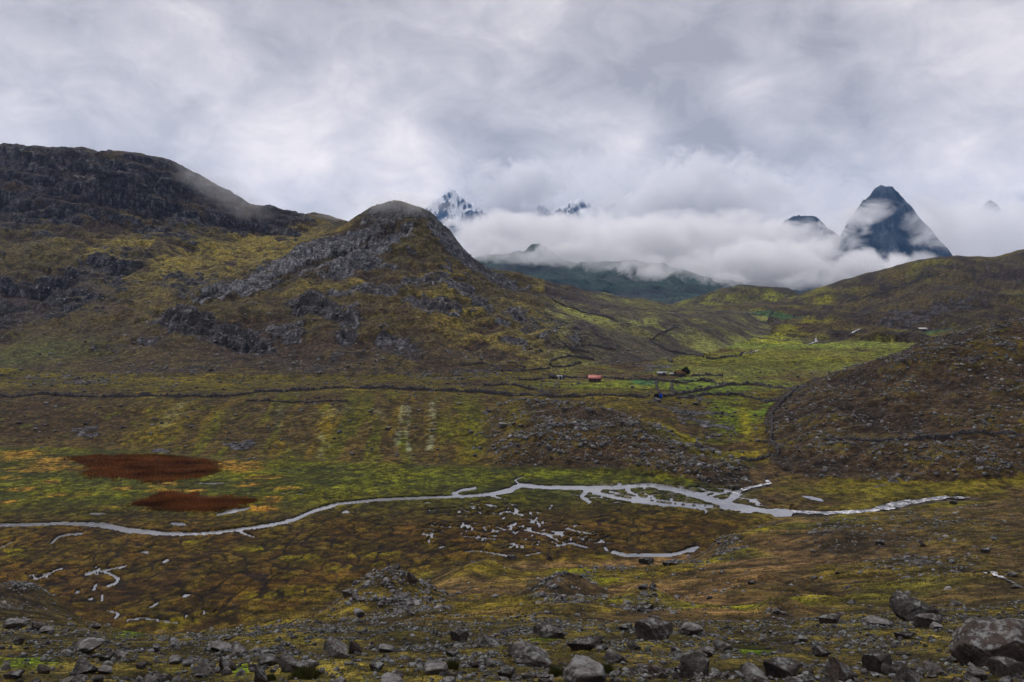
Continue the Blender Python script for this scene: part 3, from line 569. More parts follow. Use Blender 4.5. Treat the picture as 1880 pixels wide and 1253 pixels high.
col = np.where(((low & (wet > .5)))[..., None], C(.022, .022, .018), col)
lay(bed_r, C(.05, .04, .035), .8)
# painted waterside greens around the spur foot
lum = (col @ C(.3, .6, .1))[..., None]; col = np.clip(lum + (col - lum) * (1.28 - .20 * hill[..., None]), .003, 1)
col = np.where((hill > 0)[..., None], col * C(1.04, 1.0, 1.18), col)
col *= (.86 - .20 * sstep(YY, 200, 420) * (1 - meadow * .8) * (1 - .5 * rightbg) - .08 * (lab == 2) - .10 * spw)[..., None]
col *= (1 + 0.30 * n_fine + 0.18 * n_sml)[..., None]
lum = col @ C(.35, .6, .05); col *= np.clip((np.maximum(lum, .004) / .066) ** .5, .42, 1.45)[..., None]  # contrast curve: darks lowered in place of weak ambient shadow
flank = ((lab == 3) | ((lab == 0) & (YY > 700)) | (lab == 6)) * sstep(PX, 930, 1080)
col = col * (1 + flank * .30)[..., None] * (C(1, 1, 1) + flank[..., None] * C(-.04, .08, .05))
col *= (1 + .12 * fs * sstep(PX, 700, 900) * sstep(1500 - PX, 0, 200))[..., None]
col *= (1 + .05 * meadow)[..., None]
col = np.clip(col, .004, .5)
# bare rock colours
rc_ = np.zeros_like(col); rc_[:] = C(.095, .092, .098)
def lr(m, c, w=1.0):
    m = np.asarray(m); ok = np.where((m > 0).any(1))[0]
    if not len(ok): return
    S = slice(ok[0], ok[-1] + 1)
    k = (np.clip(m[S], 0, 1) * w).astype(np.float32)[..., None]; rc_[S] += k * (c - rc_[S])
lr((lab == 4) * 1.0, C(.066, .063, .072), .85); lr((lab == 4) * sstep(s_mid + .5 * s_sml, .0, .6), C(.046, .035, .030), .7); lr((lab == 4) * sstep(s_sml - s_mid * .5, .5, 1.0), C(.12, .112, .115), .6)
lr((lab == 4) * sstep(steep, .9, .5) if False else (lab == 4) * (1 - sstep(steep, .5, .95)), C(.085, .086, .098), .75); lr((lab == 4) * sstep(rows(390, 1400, lambda a, b: fbm(a * 1.6, b * .35, 14, 4, 493), SXX, SZZ), .1, .7) * sstep(steep, .8, 1.3), C(.030, .026, .027), .6)  # lit tops painted paler by slope, steep cliffs painted darker with streaks
lr((lab == 3) * 1.0, C(.105, .104, .112), .8); lr((lab == 3) * sstep(s_mid, .05, .4), C(.058, .046, .042), .65)
lr(stroke([(365, 553), (450, 523), (580, 468), (650, 460), (745, 432)], 26, 480, 900) * 1.0, C(.15, .148, .158), .8)
lr((lab == 3) * np.maximum(ell(455, 625, 75, 40, 20, 430, 800), np.maximum(ell(590, 580, 80, 20, 8, 430, 800), ell(360, 600, 100, 26, 4, 430, 800))) * sstep(steep, .5, 1.0), C(.040, .032, .030), .8)
lr(ell(735, 395, 100, 32, 0, 600, 900), C(.082, .078, .066), .7)
for (x, y, rx, ry) in ((185, 378, 16, 16), (508, 425, 14, 14), (120, 298, 14, 12), (165, 318, 40, 9), (240, 325, 18, 9)): lr(ell(x, y, rx, ry, 0, 700, 1300, .9) * sstep(s_sml, -.4, .3), C(.19, .14, .125), .8)
lr(sstep(s_sml + .6 * n_fine, .25, .7) * hill, C(.16, .16, .17), .5)
lr((lab == 5) | (lab == 6), C(.07, .058, .055), .8); lr(np.isin(lab, (1, 2)), C(.062, .05, .045), .8); lr(fore, C(.085, .078, .072), .7)
rc_ *= ((.74 - .16 * (lab == 4)) * (1 + .4 * n_fine + .25 * n_sml))[..., None]
lum = rc_ @ C(.35, .6, .05); rc_ *= np.clip((np.maximum(lum, .004) / .058) ** .35, .5, 1.3)[..., None]  # same curve for rock, shadow depth put into the colour
rc_ = np.clip(rc_, .01, .6)

# ------------------------------------------------------------------ materials
def mat(name):
    m = bpy.data.materials.new(name); m.use_nodes = True; nt = m.node_tree
    b = nt.nodes['Principled BSDF']; b.inputs['Specular IOR Level'].default_value = 0.15
    return m, nt, b
def terrain_mat():
    m, nt, b = mat('ground_cover'); b.inputs['Roughness'].default_value = 0.95
    a = N(nt, 'ShaderNodeAttribute', attribute_name='grass'); r = N(nt, 'ShaderNodeAttribute', attribute_name='bare')
    geo = N(nt, 'ShaderNodeNewGeometry')
    def noise(scale, detail, rough=.6):
        n = N(nt, 'ShaderNodeTexNoise', i_Scale=scale, i_Detail=detail, i_Roughness=rough); L(nt, geo.outputs['Position'], n.inputs['Vector']); return n.outputs['Fac']
    n1 = noise(.55, 8, .66); n2 = noise(3.2, 6, .7); n3 = noise(.09, 6, .6); n4 = noise(.17, 9, .72); n5 = noise(13, 4, .65)
    # edges of rock finer than the mesh
    k = M(nt, 'ADD', a.outputs['Alpha'], M(nt, 'MULTIPLY', M(nt, 'SUBTRACT', M(nt, 'ADD', n1, M(nt, 'MULTIPLY', n2, .6)), .8), 0.9))
    k = SS(nt, k, .32, .72)
    g = MIX(nt, 1.0, a.outputs['Color'], SSC(nt, n1, .39, .61, .48, 1.55), 'MULTIPLY')  # dark soil, plus tussock self-shadow painted into the bump's hollows
    g = MIX(nt, 1.0, g, SSC(nt, n4, .38, .62, .55, 1.45), 'MULTIPLY')
    g = MIX(nt, 1.0, g, SSC(nt, n5, .38, .62, .55, 1.4), 'MULTIPLY')
    g = MIX(nt, 1.0, g, SSC(nt, n2, .38, .62, .5, 1.5), 'MULTIPLY')
    sp = M(nt, 'MULTIPLY', SS(nt, n1, .60, .66), SS(nt, n4, .47, .56)); g = MIX(nt, M(nt, 'MULTIPLY', sp, .55), g, MIX(nt, .5, r.outputs['Color'], (.05, .042, .036, 1)))
    g = MIX(nt, SS(nt, n2, .56, .74), g, MIX(nt, 1.0, g, (1.45, 1.25, .9, 1), 'MULTIPLY'))
    vor = N(nt, 'ShaderNodeTexVoronoi', i_Scale=.75); L(nt, geo.outputs['Position'], vor.inputs['Vector'])
    rr = MIX(nt, 1.0, r.outputs['Color'], SSC(nt, n1, .38, .62, .5, 1.5), 'MULTIPLY')
    rr = MIX(nt, 1.0, rr, SSC(nt, n4, .38, .62, .5, 1.5), 'MULTIPLY')
    rr = MIX(nt, 1.0, rr, SSC(nt, n2, .38, .62, .75, 1.25), 'MULTIPLY')
    rr = MIX(nt, M(nt, 'MULTIPLY', SS(nt, n3, .5, .62), .35), rr, MIX(nt, 1.0, rr, (.7, .62, .5, 1), 'MULTIPLY'))
    c = MIX(nt, k, g, rr)
    L(nt, c, b.inputs['Base Color'])
    bp = N(nt, 'ShaderNodeBump', i_Strength=.9, i_Distance=.5)
    L(nt, M(nt, 'ADD', M(nt, 'MULTIPLY', n1, M(nt, 'ADD', M(nt, 'MULTIPLY', k, 2.2), .7)), M(nt, 'MULTIPLY', n2, .25)), bp.inputs['Height'])
    L(nt, bp.outputs[0], b.inputs['Normal'])
    return m
def SSC(nt, v, lo, hi, a, b):
    o = SS(nt, v, lo, hi, a, b); c = N(nt, 'ShaderNodeCombineColor')
    for i in range(3): L(nt, o, c.inputs[i])
    return c.outputs[0]
MT = terrain_mat()

# ------------------------------------------------------------------ ground objects
VERT = np.stack([XX, YY, H], -1).reshape(-1, 3)
# vertex normals of the whole sheet so that neighbouring pieces meet without a seam
def grid_normals(V3):
    dy = np.gradient(V3, axis=0); dx = np.gradient(V3, axis=1)
    n = np.cross(dx, dy); n /= np.linalg.norm(n, axis=-1, keepdims=True) + 1e-12
    return n
NRM = grid_normals(np.stack([XX, YY, H], -1)).reshape(-1, 3)
ids = np.arange(NY * NX).reshape(NY, NX)
quads = np.stack([ids[:-1, :-1], ids[:-1, 1:], ids[1:, 1:], ids[1:, :-1]], -1)
region = lab.copy()
isb = (lab == 0)
region = np.where(isb & (YY < en), 10, region); region = np.where(isb & (YY >= en) & (YY <= ef), 11, region)
region = np.where(isb & (YY > ef), 12, region); region = np.where(isb & (YY > 560), 13, region)
rq = region[:-1, :-1]
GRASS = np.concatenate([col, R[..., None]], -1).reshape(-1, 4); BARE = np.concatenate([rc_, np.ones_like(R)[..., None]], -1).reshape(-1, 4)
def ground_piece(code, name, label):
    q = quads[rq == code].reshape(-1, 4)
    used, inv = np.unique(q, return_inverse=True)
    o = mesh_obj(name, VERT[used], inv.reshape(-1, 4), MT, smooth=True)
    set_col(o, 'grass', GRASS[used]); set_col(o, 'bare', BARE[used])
    o.data.normals_split_custom_set_from_vertices(NRM[used].astype(np.float32))
    o['kind'] = 'structure'; o['label'] = label
    return o
for code, name, label in ((10, 'foreground_slope', 'stony yellow-brown grass slope in the foreground'), (11, 'bog', 'flat olive and brown bog on the valley floor'),
        (12, 'terrace', 'grassy terrace step with fields above the bog'), (13, 'meadow', 'pale green meadow running up the valley'),
        (1, 'boulder_spur', 'low dark spur strewn with boulders above the river'), (2, 'rocky_hillside', 'dark brown rocky hillside at the right'),
        (3, 'domed_hill', 'domed rocky hill with olive grass in the middle'), (4, 'mountain', 'big dark craggy mountain at the left'),
        (5, 'far_ridge', 'long brown grass ridge behind the meadow at right'), (6, 'knoll', 'small brown knoll at the head of the valley')):
    ground_piece(code, name, label)

# ground lookup
def height(X, Y):
    X = np.asarray(X, float); Y = np.asarray(Y, float)
    fx = np.interp(X / Y, U, np.arange(NX)); fy = np.interp(Y, Yg, np.arange(NY))
    i = np.clip(fx.astype(int), 0, NX - 2); j = np.clip(fy.astype(int), 0, NY - 2); a = fx - i; b = fy - j
    return (H[j, i] * (1 - a) + H[j, i + 1] * a) * (1 - b) + (H[j + 1, i] * (1 - a) + H[j + 1, i + 1] * a) * b
PF = proj(H)
def ground_at(x, y, Ymin=14.0):
    i = int(np.argmin(np.abs(xs - x))); c = PF[:, i]
    ok = np.where((c <= y) & (Yg > Ymin))[0]
    j = ok[0] if len(ok) else NY - 1
    Y = Yg[j]
    if j > 0 and c[j - 1] > y: Y = Yg[j - 1] + (Yg[j] - Yg[j - 1]) * (c[j - 1] - y) / (c[j - 1] - c[j])
    X = (x - CX) / F * Y
    return np.array([X, Y, float(height(X, Y))])
# ------------------------------------------------------------------ far hills and peaks
def far_range(name, label, x0, x1, nx, y0, y1, ny, rails_def, relief, paint):
    cx_ = np.linspace(x0, x1, nx); Yl = np.linspace(y0, y1, ny)
    rl = []
    for r in rails_def:
        p = np.array(sorted(r), float); Yc = np.interp(cx_, p[:, 0], p[:, 1]); yc = np.interp(cx_, p[:, 0], p[:, 2])
        rl.append((Yc, zof(yc, Yc)))
    c = rl[-1]; sc = y1 - y0
    rl += [(c[0] + sc * .05, c[1] - sc * .02), (np.full(nx, y1 + 1.0), c[1] - sc * .45)]
    Z = skin(rl, Yl).astype(np.float32)
    Yl2 = np.repeat(Yl[:, None], nx, 1).astype(np.float32); X2 = (((cx_ - CX) / F)[None] * Yl2).astype(np.float32)
    Z = np.maximum(Z + relief(X2, Yl2, Z, c[0][None]), -60.0)
    V = np.stack([X2, Yl2, Z], -1); i = np.arange(nx * ny).reshape(ny, nx)
    q = np.stack([i[:-1, :-1], i[:-1, 1:], i[1:, 1:], i[1:, :-1]], -1).reshape(-1, 4)
    o = mesh_obj(name, V.reshape(-1, 3), q, MT, smooth=True)
    nr = grid_normals(V); g = paint(X2, Yl2, Z, nr)
    set_col(o, 'grass', np.concatenate([g, np.zeros_like(Z)[..., None]], -1).reshape(-1, 4)); set_col(o, 'bare', np.full((nx * ny, 4), .08))
    o['kind'] = 'structure'; o['label'] = label
    return o
def rel_hill(X, Y, Z, Yc): return fbm(X, Y, 420, 5, 401) * 24 + (ridged(X + .3 * Y, Y * .7, 330, 6, 405, .62) - .4) * 58 - 34
def paint_hazed_hill(X, Y, Z, n):
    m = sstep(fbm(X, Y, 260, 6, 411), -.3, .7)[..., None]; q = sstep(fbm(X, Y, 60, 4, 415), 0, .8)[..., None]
    return (C(.044, .070, .056) * (1 - m) + C(.042, .046, .050) * m) * (1 - .7 * q)  # blue-green tone puts part of the distance haze into the colour
far_range('far_hills', 'blue-green far hills under the cloud at the valley head', 760, 1620, 300, 2100, 3900, 150,
    [[(760,2120,570),(1620,2120,570)], [(760,2350,556),(1000,2350,545),(1330,2350,556),(1620,2350,562)], [(760,2700,525),(880,2700,510),(1000,2700,512),(1150,2700,532),(1330,2700,545),(1620,2700,555)],
     [(760,3000,500),(900,3000,488),(1030,3000,495),(1150,3000,505),(1330,3000,530),(1620,3000,545)],
     [(760,3300,490),(840,3300,474),(870,3300,462),(905,3300,463),(940,3300,457),(952,3300,451),(962,3300,456),(975,3300,450),(1000,3300,450),(1020,3300,457),(1034,3300,470),(1060,3300,482),(1100,3300,476),(1150,3300,474),(1220,3300,484),(1300,3300,508),(1400,3300,522),(1500,3300,530),(1620,3300,540)]], rel_hill, paint_hazed_hill)
def rel_peak(X, Y, Z, Yc):
    w = sstep(np.abs(Y - Yc), 0, 120) * .65 + .35
    return w * ((ridged(X, Y * .25, 150, 6, 421, .62) - .45) * 95 + fbm(X, Y, 45, 4, 425, .6) * 20)
def paint_hazed_rock(X, Y, Z, n):
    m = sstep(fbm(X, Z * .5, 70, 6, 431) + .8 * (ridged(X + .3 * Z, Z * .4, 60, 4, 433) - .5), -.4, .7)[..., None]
    return C(.014, .026, .046) * (1 - m) + C(.060, .080, .110) * m  # haze blue and gully shading are mixed into the rock colour
pk = [(1440,4200,545),(1480,4200,520),(1500,4200,490),(1522,4200,452),(1540,4200,436),(1556,4200,410),(1570,4200,392),(1585,4200,370),(1598,4200,356),(1608,4200,348),(1620,4200,344),(1638,4200,345),(1650,4200,354),(1662,4200,370),(1676,4200,388),(1695,4200,404),(1710,4200,424),(1725,4200,446),(1742,4200,462),(1754,4200,480),(1780,4200,512),(1850,4200,540)]
far_range('pointed_peak', 'dark blue pointed peak rising out of the cloud', 1440, 1850, 240, 3500, 4800, 150,
    [[(1440,3520,552),(1850,3520,552)], [(1440,3750,548),(1520,3750,520),(1640,3750,505),(1760,3750,525),(1850,3750,548)], [(1440,3980,545),(1530,3980,490),(1590,3980,440),(1640,3980,425),(1690,3980,455),(1760,3980,510),(1850,3980,545)], pk], rel_peak, paint_hazed_rock)
sp = [(1370,5200,480),(1400,5200,455),(1422,5200,430),(1432,5200,416),(1445,5200,405),(1470,5200,398),(1500,5200,402),(1530,5200,425),(1570,5200,470)]
far_range('shoulder_peak', 'small dark blue shoulder in the cloud left of the pointed peak', 1370, 1570, 110, 4600, 5800, 90, [[(1370,4620,530),(1570,4620,530)], [(1370,4900,500),(1450,4900,470),(1570,4900,500)], sp], rel_peak, paint_hazed_rock)
rp = [(1690,6800,470),(1740,6800,412),(1770,6800,395),(1790,6800,388),(1808,6800,376),(1818,6800,370),(1830,6800,376),(1842,6800,392),(1870,6800,398),(1920,6800,420),(1990,6800,470)]
far_range('distant_crag', 'faint dark crag in the cloud at the far right', 1690, 1990, 120, 6200, 7500, 80, [[(1690,6220,520),(1990,6220,520)], [(1690,6500,495),(1820,6500,450),(1990,6500,495)], rp], rel_peak, paint_hazed_rock)
def rel_snow(X, Y, Z, Yc):
    w = sstep(np.abs(Y - Yc), 0, 220) * .72 + .28
    return w * ((ridged(X * 1.0 + Y * .3, Y * .35, 260, 5, 441) - .45) * 190 + fbm(X, Y, 110, 4, 445) * 40)
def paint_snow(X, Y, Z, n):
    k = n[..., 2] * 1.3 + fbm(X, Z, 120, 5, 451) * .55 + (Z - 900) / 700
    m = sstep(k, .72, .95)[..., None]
    return C(.028, .045, .07) * (1 - m) + C(.80, .82, .86) * m  # snow over rock whose bluish tone carries painted distance haze
sn = [(690,8200,470),(740,8200,430),(775,8200,395),(787,8200,382),(797,8200,372),(805,8200,366),(815,8200,356),(823,8200,350),(831,8200,353),(840,8200,363),(852,8200,370),(870,8200,380),(885,8200,390),(905,8200,405),(940,8200,412),(975,8200,402),(988,8200,384),(998,8200,380),(1012,8200,394),(1025,8200,388),(1045,8200,376),(1070,8200,370),(1095,8200,386),(1130,8200,382),(1150,8200,364),(1163,8200,353),(1175,8200,360),(1190,8200,357),(1210,8200,380),(1260,8200,420),(1340,8200,470)]
far_range('snow_mountain', 'snow-streaked mountain range above the cloud bank', 690, 1340, 380, 6600, 9400, 150,
    [[(690,6620,520),(1340,6620,520)], [(690,7200,490),(823,7200,450),(1000,7200,465),(1165,7200,450),(1340,7200,490)], [(690,7750,470),(790,7750,418),(823,7750,402),(900,7750,430),(1000,7750,425),(1060,7750,420),(1165,7750,405),(1340,7750,475)], sn], rel_snow, paint_snow)

# ------------------------------------------------------------------ water
def water_mat(name, rough, foam):
    m, nt, b = mat(name); b.inputs['Roughness'].default_value = rough; b.inputs['Specular IOR Level'].default_value = 0.5; b.inputs['IOR'].default_value = 2.5
    geo = N(nt, 'ShaderNodeNewGeometry')
    n = N(nt, 'ShaderNodeTexNoise', i_Scale=1.1, i_Detail=5.0, i_Roughness=.6); L(nt, geo.outputs['Position'], n.inputs['Vector'])
    n2 = N(nt, 'ShaderNodeTexNoise', i_Scale=.5 if foam > 0 else .09, i_Detail=6.0, i_Roughness=.7); L(nt, geo.outputs['Position'], n2.inputs['Vector'])
    k = SS(nt, n2.outputs['Fac'], .62 - foam, .75 - foam * .8) if foam > 0 else SS(nt, n2.outputs['Fac'], .42, .66)
    L(nt, MIX(nt, k, (.05, .05, .052), (.62, .61, .62)) if foam > 0 else MIX(nt, k, (.22, .222, .228), (.10, .102, .106)), b.inputs['Base Color'])  # still water's pale base stands in for part of the sky reflection; white is foam
    bp = N(nt, 'ShaderNodeBump', i_Strength=.3 + foam * 3, i_Distance=.06); L(nt, n.outputs['Fac'], bp.inputs['Height']); L(nt, bp.outputs[0], b.inputs['Normal'])
    if foam > 0: L(nt, M(nt, 'ADD', M(nt, 'MULTIPLY', k, .5), rough), b.inputs['Roughness'])
    return m
W_STILL = water_mat('river_water', .07, 0.0); W_FAST = water_mat('brook_water', .12, .16)
def sheet(name, pts, widths, z, m, label):
    pts = np.array(pts, float); v = []; f = []
    t = np.gradient(pts[:, :2], axis=0); t /= np.linalg.norm(t, axis=1, keepdims=True) + 1e-9
    nx_ = np.stack([-t[:, 1], t[:, 0]], 1)
    for i, p in enumerate(pts):
        zi = z if z is not None else p[2]
        for s_ in (-1, -.35, .35, 1): v.append((*(p[:2] + nx_[i] * widths[i] * s_), zi))
    for i in range(len(pts) - 1):
        for k in range(3): f.append((i * 4 + k, i * 4 + k + 1, i * 4 + 4 + k + 1, i * 4 + 4 + k))
    o = mesh_obj(name, v, f, m, smooth=True); o['kind'] = 'structure'; o['label'] = label
    return o
def wpt(x, y, Z=WATER):
    Y = F * -Z / (y - HY); return ((x - CX) / F * Y, Y, Z)
rx_ = [(-80, 968), (60, 966), (160, 966), (235, 977), (330, 983), (420, 978), (500, 966), (560, 949), (620, 928), (700, 920), (800, 915), (900, 908), (990, 903), (1100, 906), (1200, 912), (1300, 922), (1400, 938), (1455, 944)]
sheet('river', [wpt(x, y) for x, y in rx_], [9, 8, 9, 9, 8, 8, 8, 8, 9, 9, 11, 13, 17, 20, 21, 17, 8, 2.5], WATER + .02, W_STILL, 'pale grey winding river braiding across the bog')
pv = [wpt(-200, 1180, WATER - .02), wpt(1330, 1180, WATER - .02), wpt(1330, 858, WATER - .02), wpt(-200, 858, WATER - .02)]
o = mesh_obj('bog_pools', pv, [(0, 1, 2, 3)], W_STILL); o['kind'] = 'structure'; o['label'] = 'small still pools scattered through the bog'
def brook(name, pts, w, label, m=W_FAST, lift=.16, n=10):
    P = []; Wd = []
    for a, b in zip(pts[:-1], pts[1:]):
        for t in np.linspace(0, 1, n, endpoint=False):
            g = ground_at(a[0] + t * (b[0] - a[0]), a[1] + t * (b[1] - a[1]), 60); P.append(g); Wd.append(w * ((a[2] if len(a) > 2 else 1) * (1 - t) + (b[2] if len(b) > 2 else 1) * t))
    P = np.array(P); k = np.ones(7) / 7
    for c_ in range(3): P[:, c_] = np.convolve(np.pad(P[:, c_], 3, 'edge'), k, 'valid')
    Wd = np.array(Wd) * (1 + .35 * np.sin(np.arange(len(P)) * 1.7) * np.sin(np.arange(len(P)) * .63))
    tp = np.minimum(1, np.minimum(np.arange(len(P)) + .3, len(P) - .7 - np.arange(len(P))) / 4); Wd = Wd * tp
    P[:, 2] = np.array([max(height(p[0], p[1]), p[2]) for p in P]) + lift
    return sheet(name, P, Wd, None, m, label)
brook('brook', BROOKS['right'], 1.7, 'white tumbling brook running in from the right')
brook('brook', BROOKS['gully'], .9, 'short white brook falling out of the green gully')
brook('brook', [(1800, 1052, .7), (1835, 1060, 1), (1868, 1076, .8)], .28, 'thin white rill on the brown slope at the right edge', lift=.1)
brook('brook', [(1480, 634, 1), (1500, 629, 1.3), (1497, 624, .8), (1500, 620, .6)], 1.1, 'white cascade where the far stream leaves the meadow', lift=.5)
brook('brook', [(1560, 615, .8), (1572, 608, 1.2), (1582, 604, .7)], 1.2, 'white cascade high on the far stream', lift=.5)
brook('brook', [(1538, 676, .7), (1556, 674, 1.2), (1580, 671, 1)], .8, 'pale pool strip on the meadow above the rocky hillside', m=W_STILL, lift=.3)
brook('brook', [(1360, 652, .5), (1388, 646, 1), (1394, 643, .7)], 1.0, 'thin white stream at the far side of the meadow', lift=.4)
brook('brook', [(1470, 912, .8), (1495, 917, 1.5), (1514, 924, .8)], 1.0, 'small pale pool on the grass beside the brook', m=W_STILL, lift=.22)

# ------------------------------------------------------------------ stones
def rock_mat():
    m, nt, b = mat('stone'); b.inputs['Roughness'].default_value = .85; b.inputs['Specular IOR Level'].default_value = .25
    t = N(nt, 'ShaderNodeAttribute', attribute_name='tint'); geo = N(nt, 'ShaderNodeNewGeometry'); oi = N(nt, 'ShaderNodeObjectInfo')
    sh = N(nt, 'ShaderNodeVectorMath', operation='ADD'); L(nt, geo.outputs['Position'], sh.inputs[0]); L(nt, oi.outputs['Random'], sh.inputs[1])
    def noise(sc, d, r): 
        n = N(nt, 'ShaderNodeTexNoise', i_Scale=sc, i_Detail=d, i_Roughness=r); L(nt, sh.outputs[0], n.inputs['Vector']); return n.outputs['Fac']
    a, f, li = noise(1.6, 7, .65), noise(9, 6, .7), noise(2.7, 8, .72)
    c = MIX(nt, 1.0, t.outputs['Color'], SSC(nt, M(nt, 'ADD', a, M(nt, 'MULTIPLY', f, .8)), .55, 1.25, .22, 1.9), 'MULTIPLY')
    c = MIX(nt, 1.0, c, SSC(nt, oi.outputs['Random'], 0, 1, .7, 1.35), 'MULTIPLY')
    up = N(nt, 'ShaderNodeSeparateXYZ'); L(nt, geo.outputs['Normal'], up.inputs[0])
    k = M(nt, 'MULTIPLY', SS(nt, li, .48, .62), SS(nt, up.outputs[2], .1, .75))  # lichen kept to upward faces, which also paints the lit tops paler
    c = MIX(nt, M(nt, 'MULTIPLY', k, .85), c, (.25, .255, .25, 1))
    c = MIX(nt, M(nt, 'MULTIPLY', SS(nt, f, .68, .74), M(nt, 'MULTIPLY', SS(nt, a, .56, .62), .8)), c, (.20, .095, .02, 1))
    c = MIX(nt, SS(nt, noise(4.5, 6, .7), .60, .70), c, MIX(nt, 1.0, c, (.35, .30, .27, 1), 'MULTIPLY'))
    L(nt, c, b.inputs['Base Color'])
    bp = N(nt, 'ShaderNodeBump', i_Strength=1.0, i_Distance=.16); L(nt, M(nt, 'ADD', a, M(nt, 'MULTIPLY', f, .45)), bp.inputs['Height']); L(nt, bp.outputs[0], b.inputs['Normal'])
    return m
MR = rock_mat()
def ico(level):
    t = (1 + 5 ** .5) / 2
    v = [(-1,t,0),(1,t,0),(-1,-t,0),(1,-t,0),(0,-1,t),(0,1,t),(0,-1,-t),(0,1,-t),(t,0,-1),(t,0,1),(-t,0,-1),(-t,0,1)]
    f = [(0,11,5),(0,5,1),(0,1,7),(0,7,10),(0,10,11),(1,5,9),(5,11,4),(11,10,2),(10,7,6),(7,1,8),(3,9,4),(3,4,2),(3,2,6),(3,6,8),(3,8,9),(4,9,5),(2,4,11),(6,2,10),(8,6,7),(9,8,1)]
    v = [np.array(p, float) / np.linalg.norm(p) for p in v]
    for _ in range(level):
        mid = {}; nf = []
        def m(a, b):
            k = (min(a, b), max(a, b))
            if k not in mid: p = v[a] + v[b]; v.append(p / np.linalg.norm(p)); mid[k] = len(v) - 1
            return mid[k]
        for a, b, c in f:
            ab, bc, ca = m(a, b), m(b, c), m(c, a); nf += [(a, ab, ca), (b, bc, ab), (c, ca, bc), (ab, bc, ca)]
        f = nf
    return np.array(v), np.array(f)
ICO = {k: ico(k) for k in (0, 1, 3, 4)}
def rock_shape(level, seed, cuts=9, rough=.05, flat_=None):
    r = np.random.default_rng(seed); v, f = ICO[level]; v = v.copy()
    for _ in range(cuts):
        n = r.normal(size=3); n /= np.linalg.norm(n); d = r.uniform(.36, .74)
        e = v @ n - d; v -= np.where(e > 0, e * 1.0, 0)[:, None] * n
    if level >= 3:
        for k, amp in ((2.2, .04), (5, .035), (11, .035), (23, .028)):
            w = r.normal(size=(5, 3)) * k; ph = r.uniform(0, 6.28, 5)
            v *= (1 + amp * rough / .05 * np.sin(v @ w.T + ph).mean(1) * 1.6)[:, None]
    else: v *= (1 + r.normal(0, .09, len(v)))[:, None]
    v /= np.abs(v).max(0)
    return v, f
def slope_boulder():
    v, f = ICO[4]; v = v.copy()
    for n, d in (((-.55, -.25, .8), .42), ((.2, -.5, .85), .6), ((-.9, -.4, -.05), .62), ((-.25, -.95, .1), .55), ((.5, -.8, .2), .62), ((.9, 0, .3), .7), ((-.75, .2, .5), .62), ((0, .3, .95), .62), ((-.6, -.7, .35), .6), ((.1, -.9, -.4), .6)):
        n = np.array(n) / np.linalg.norm(n); e = v @ n - d; v -= np.where(e > 0, e, 0)[:, None] * n
    r = np.random.default_rng(3)
    for k, amp in ((2.2, .06), (5, .055), (11, .045), (23, .03)):
        w = r.normal(size=(5, 3)) * k; ph = r.uniform(0, 6.28, 5); v *= (1 + amp * np.sin(v @ w.T + ph).mean(1) * 1.6)[:, None]
    return v / np.abs(v).max(0), f
protos = []
for i in range(15):
    v, f = rock_shape(4 if i < 9 else 3, 500 + i, cuts=9 + i % 6 * 2) if i < 14 else slope_boulder()
    o = mesh_obj('boulder', v, f, MR, smooth=True); me = o.data
    base_c = [(.054, .046, .041), (.046, .034, .028), (.072, .064, .058), (.031, .025, .022), (.115, .106, .10)][i % 5 if i < 14 else 1]
    set_col(o, 'tint', np.tile((*base_c, 1), (len(v), 1)))
    bpy.data.objects.remove(o); protos.append(me)
def boulder(x, y, w, h, label, tilt=0, p=None, yaw=None, group=None, deep=.85, cat='boulder'):
    g = ground_at(x, y + h * .5, 15); Y = g[1]; W = w / F * Y * .92; Hh = h / F * Y * .86
    o = bpy.data.objects.new('boulder', protos[p if p is not None else random.randrange(14)]); scene.collection.objects.link(o)
    o.scale = (W / 2 * 1.04, W / 2 * deep, Hh * .78); o.rotation_euler = (random.uniform(-.1, .1), math.radians(-tilt), random.uniform(-.35, .35) if yaw is None else yaw)
    o.location = (g[0], Y + W * .25, g[2] + Hh * .20)
    return tag(o, label, cat, group)
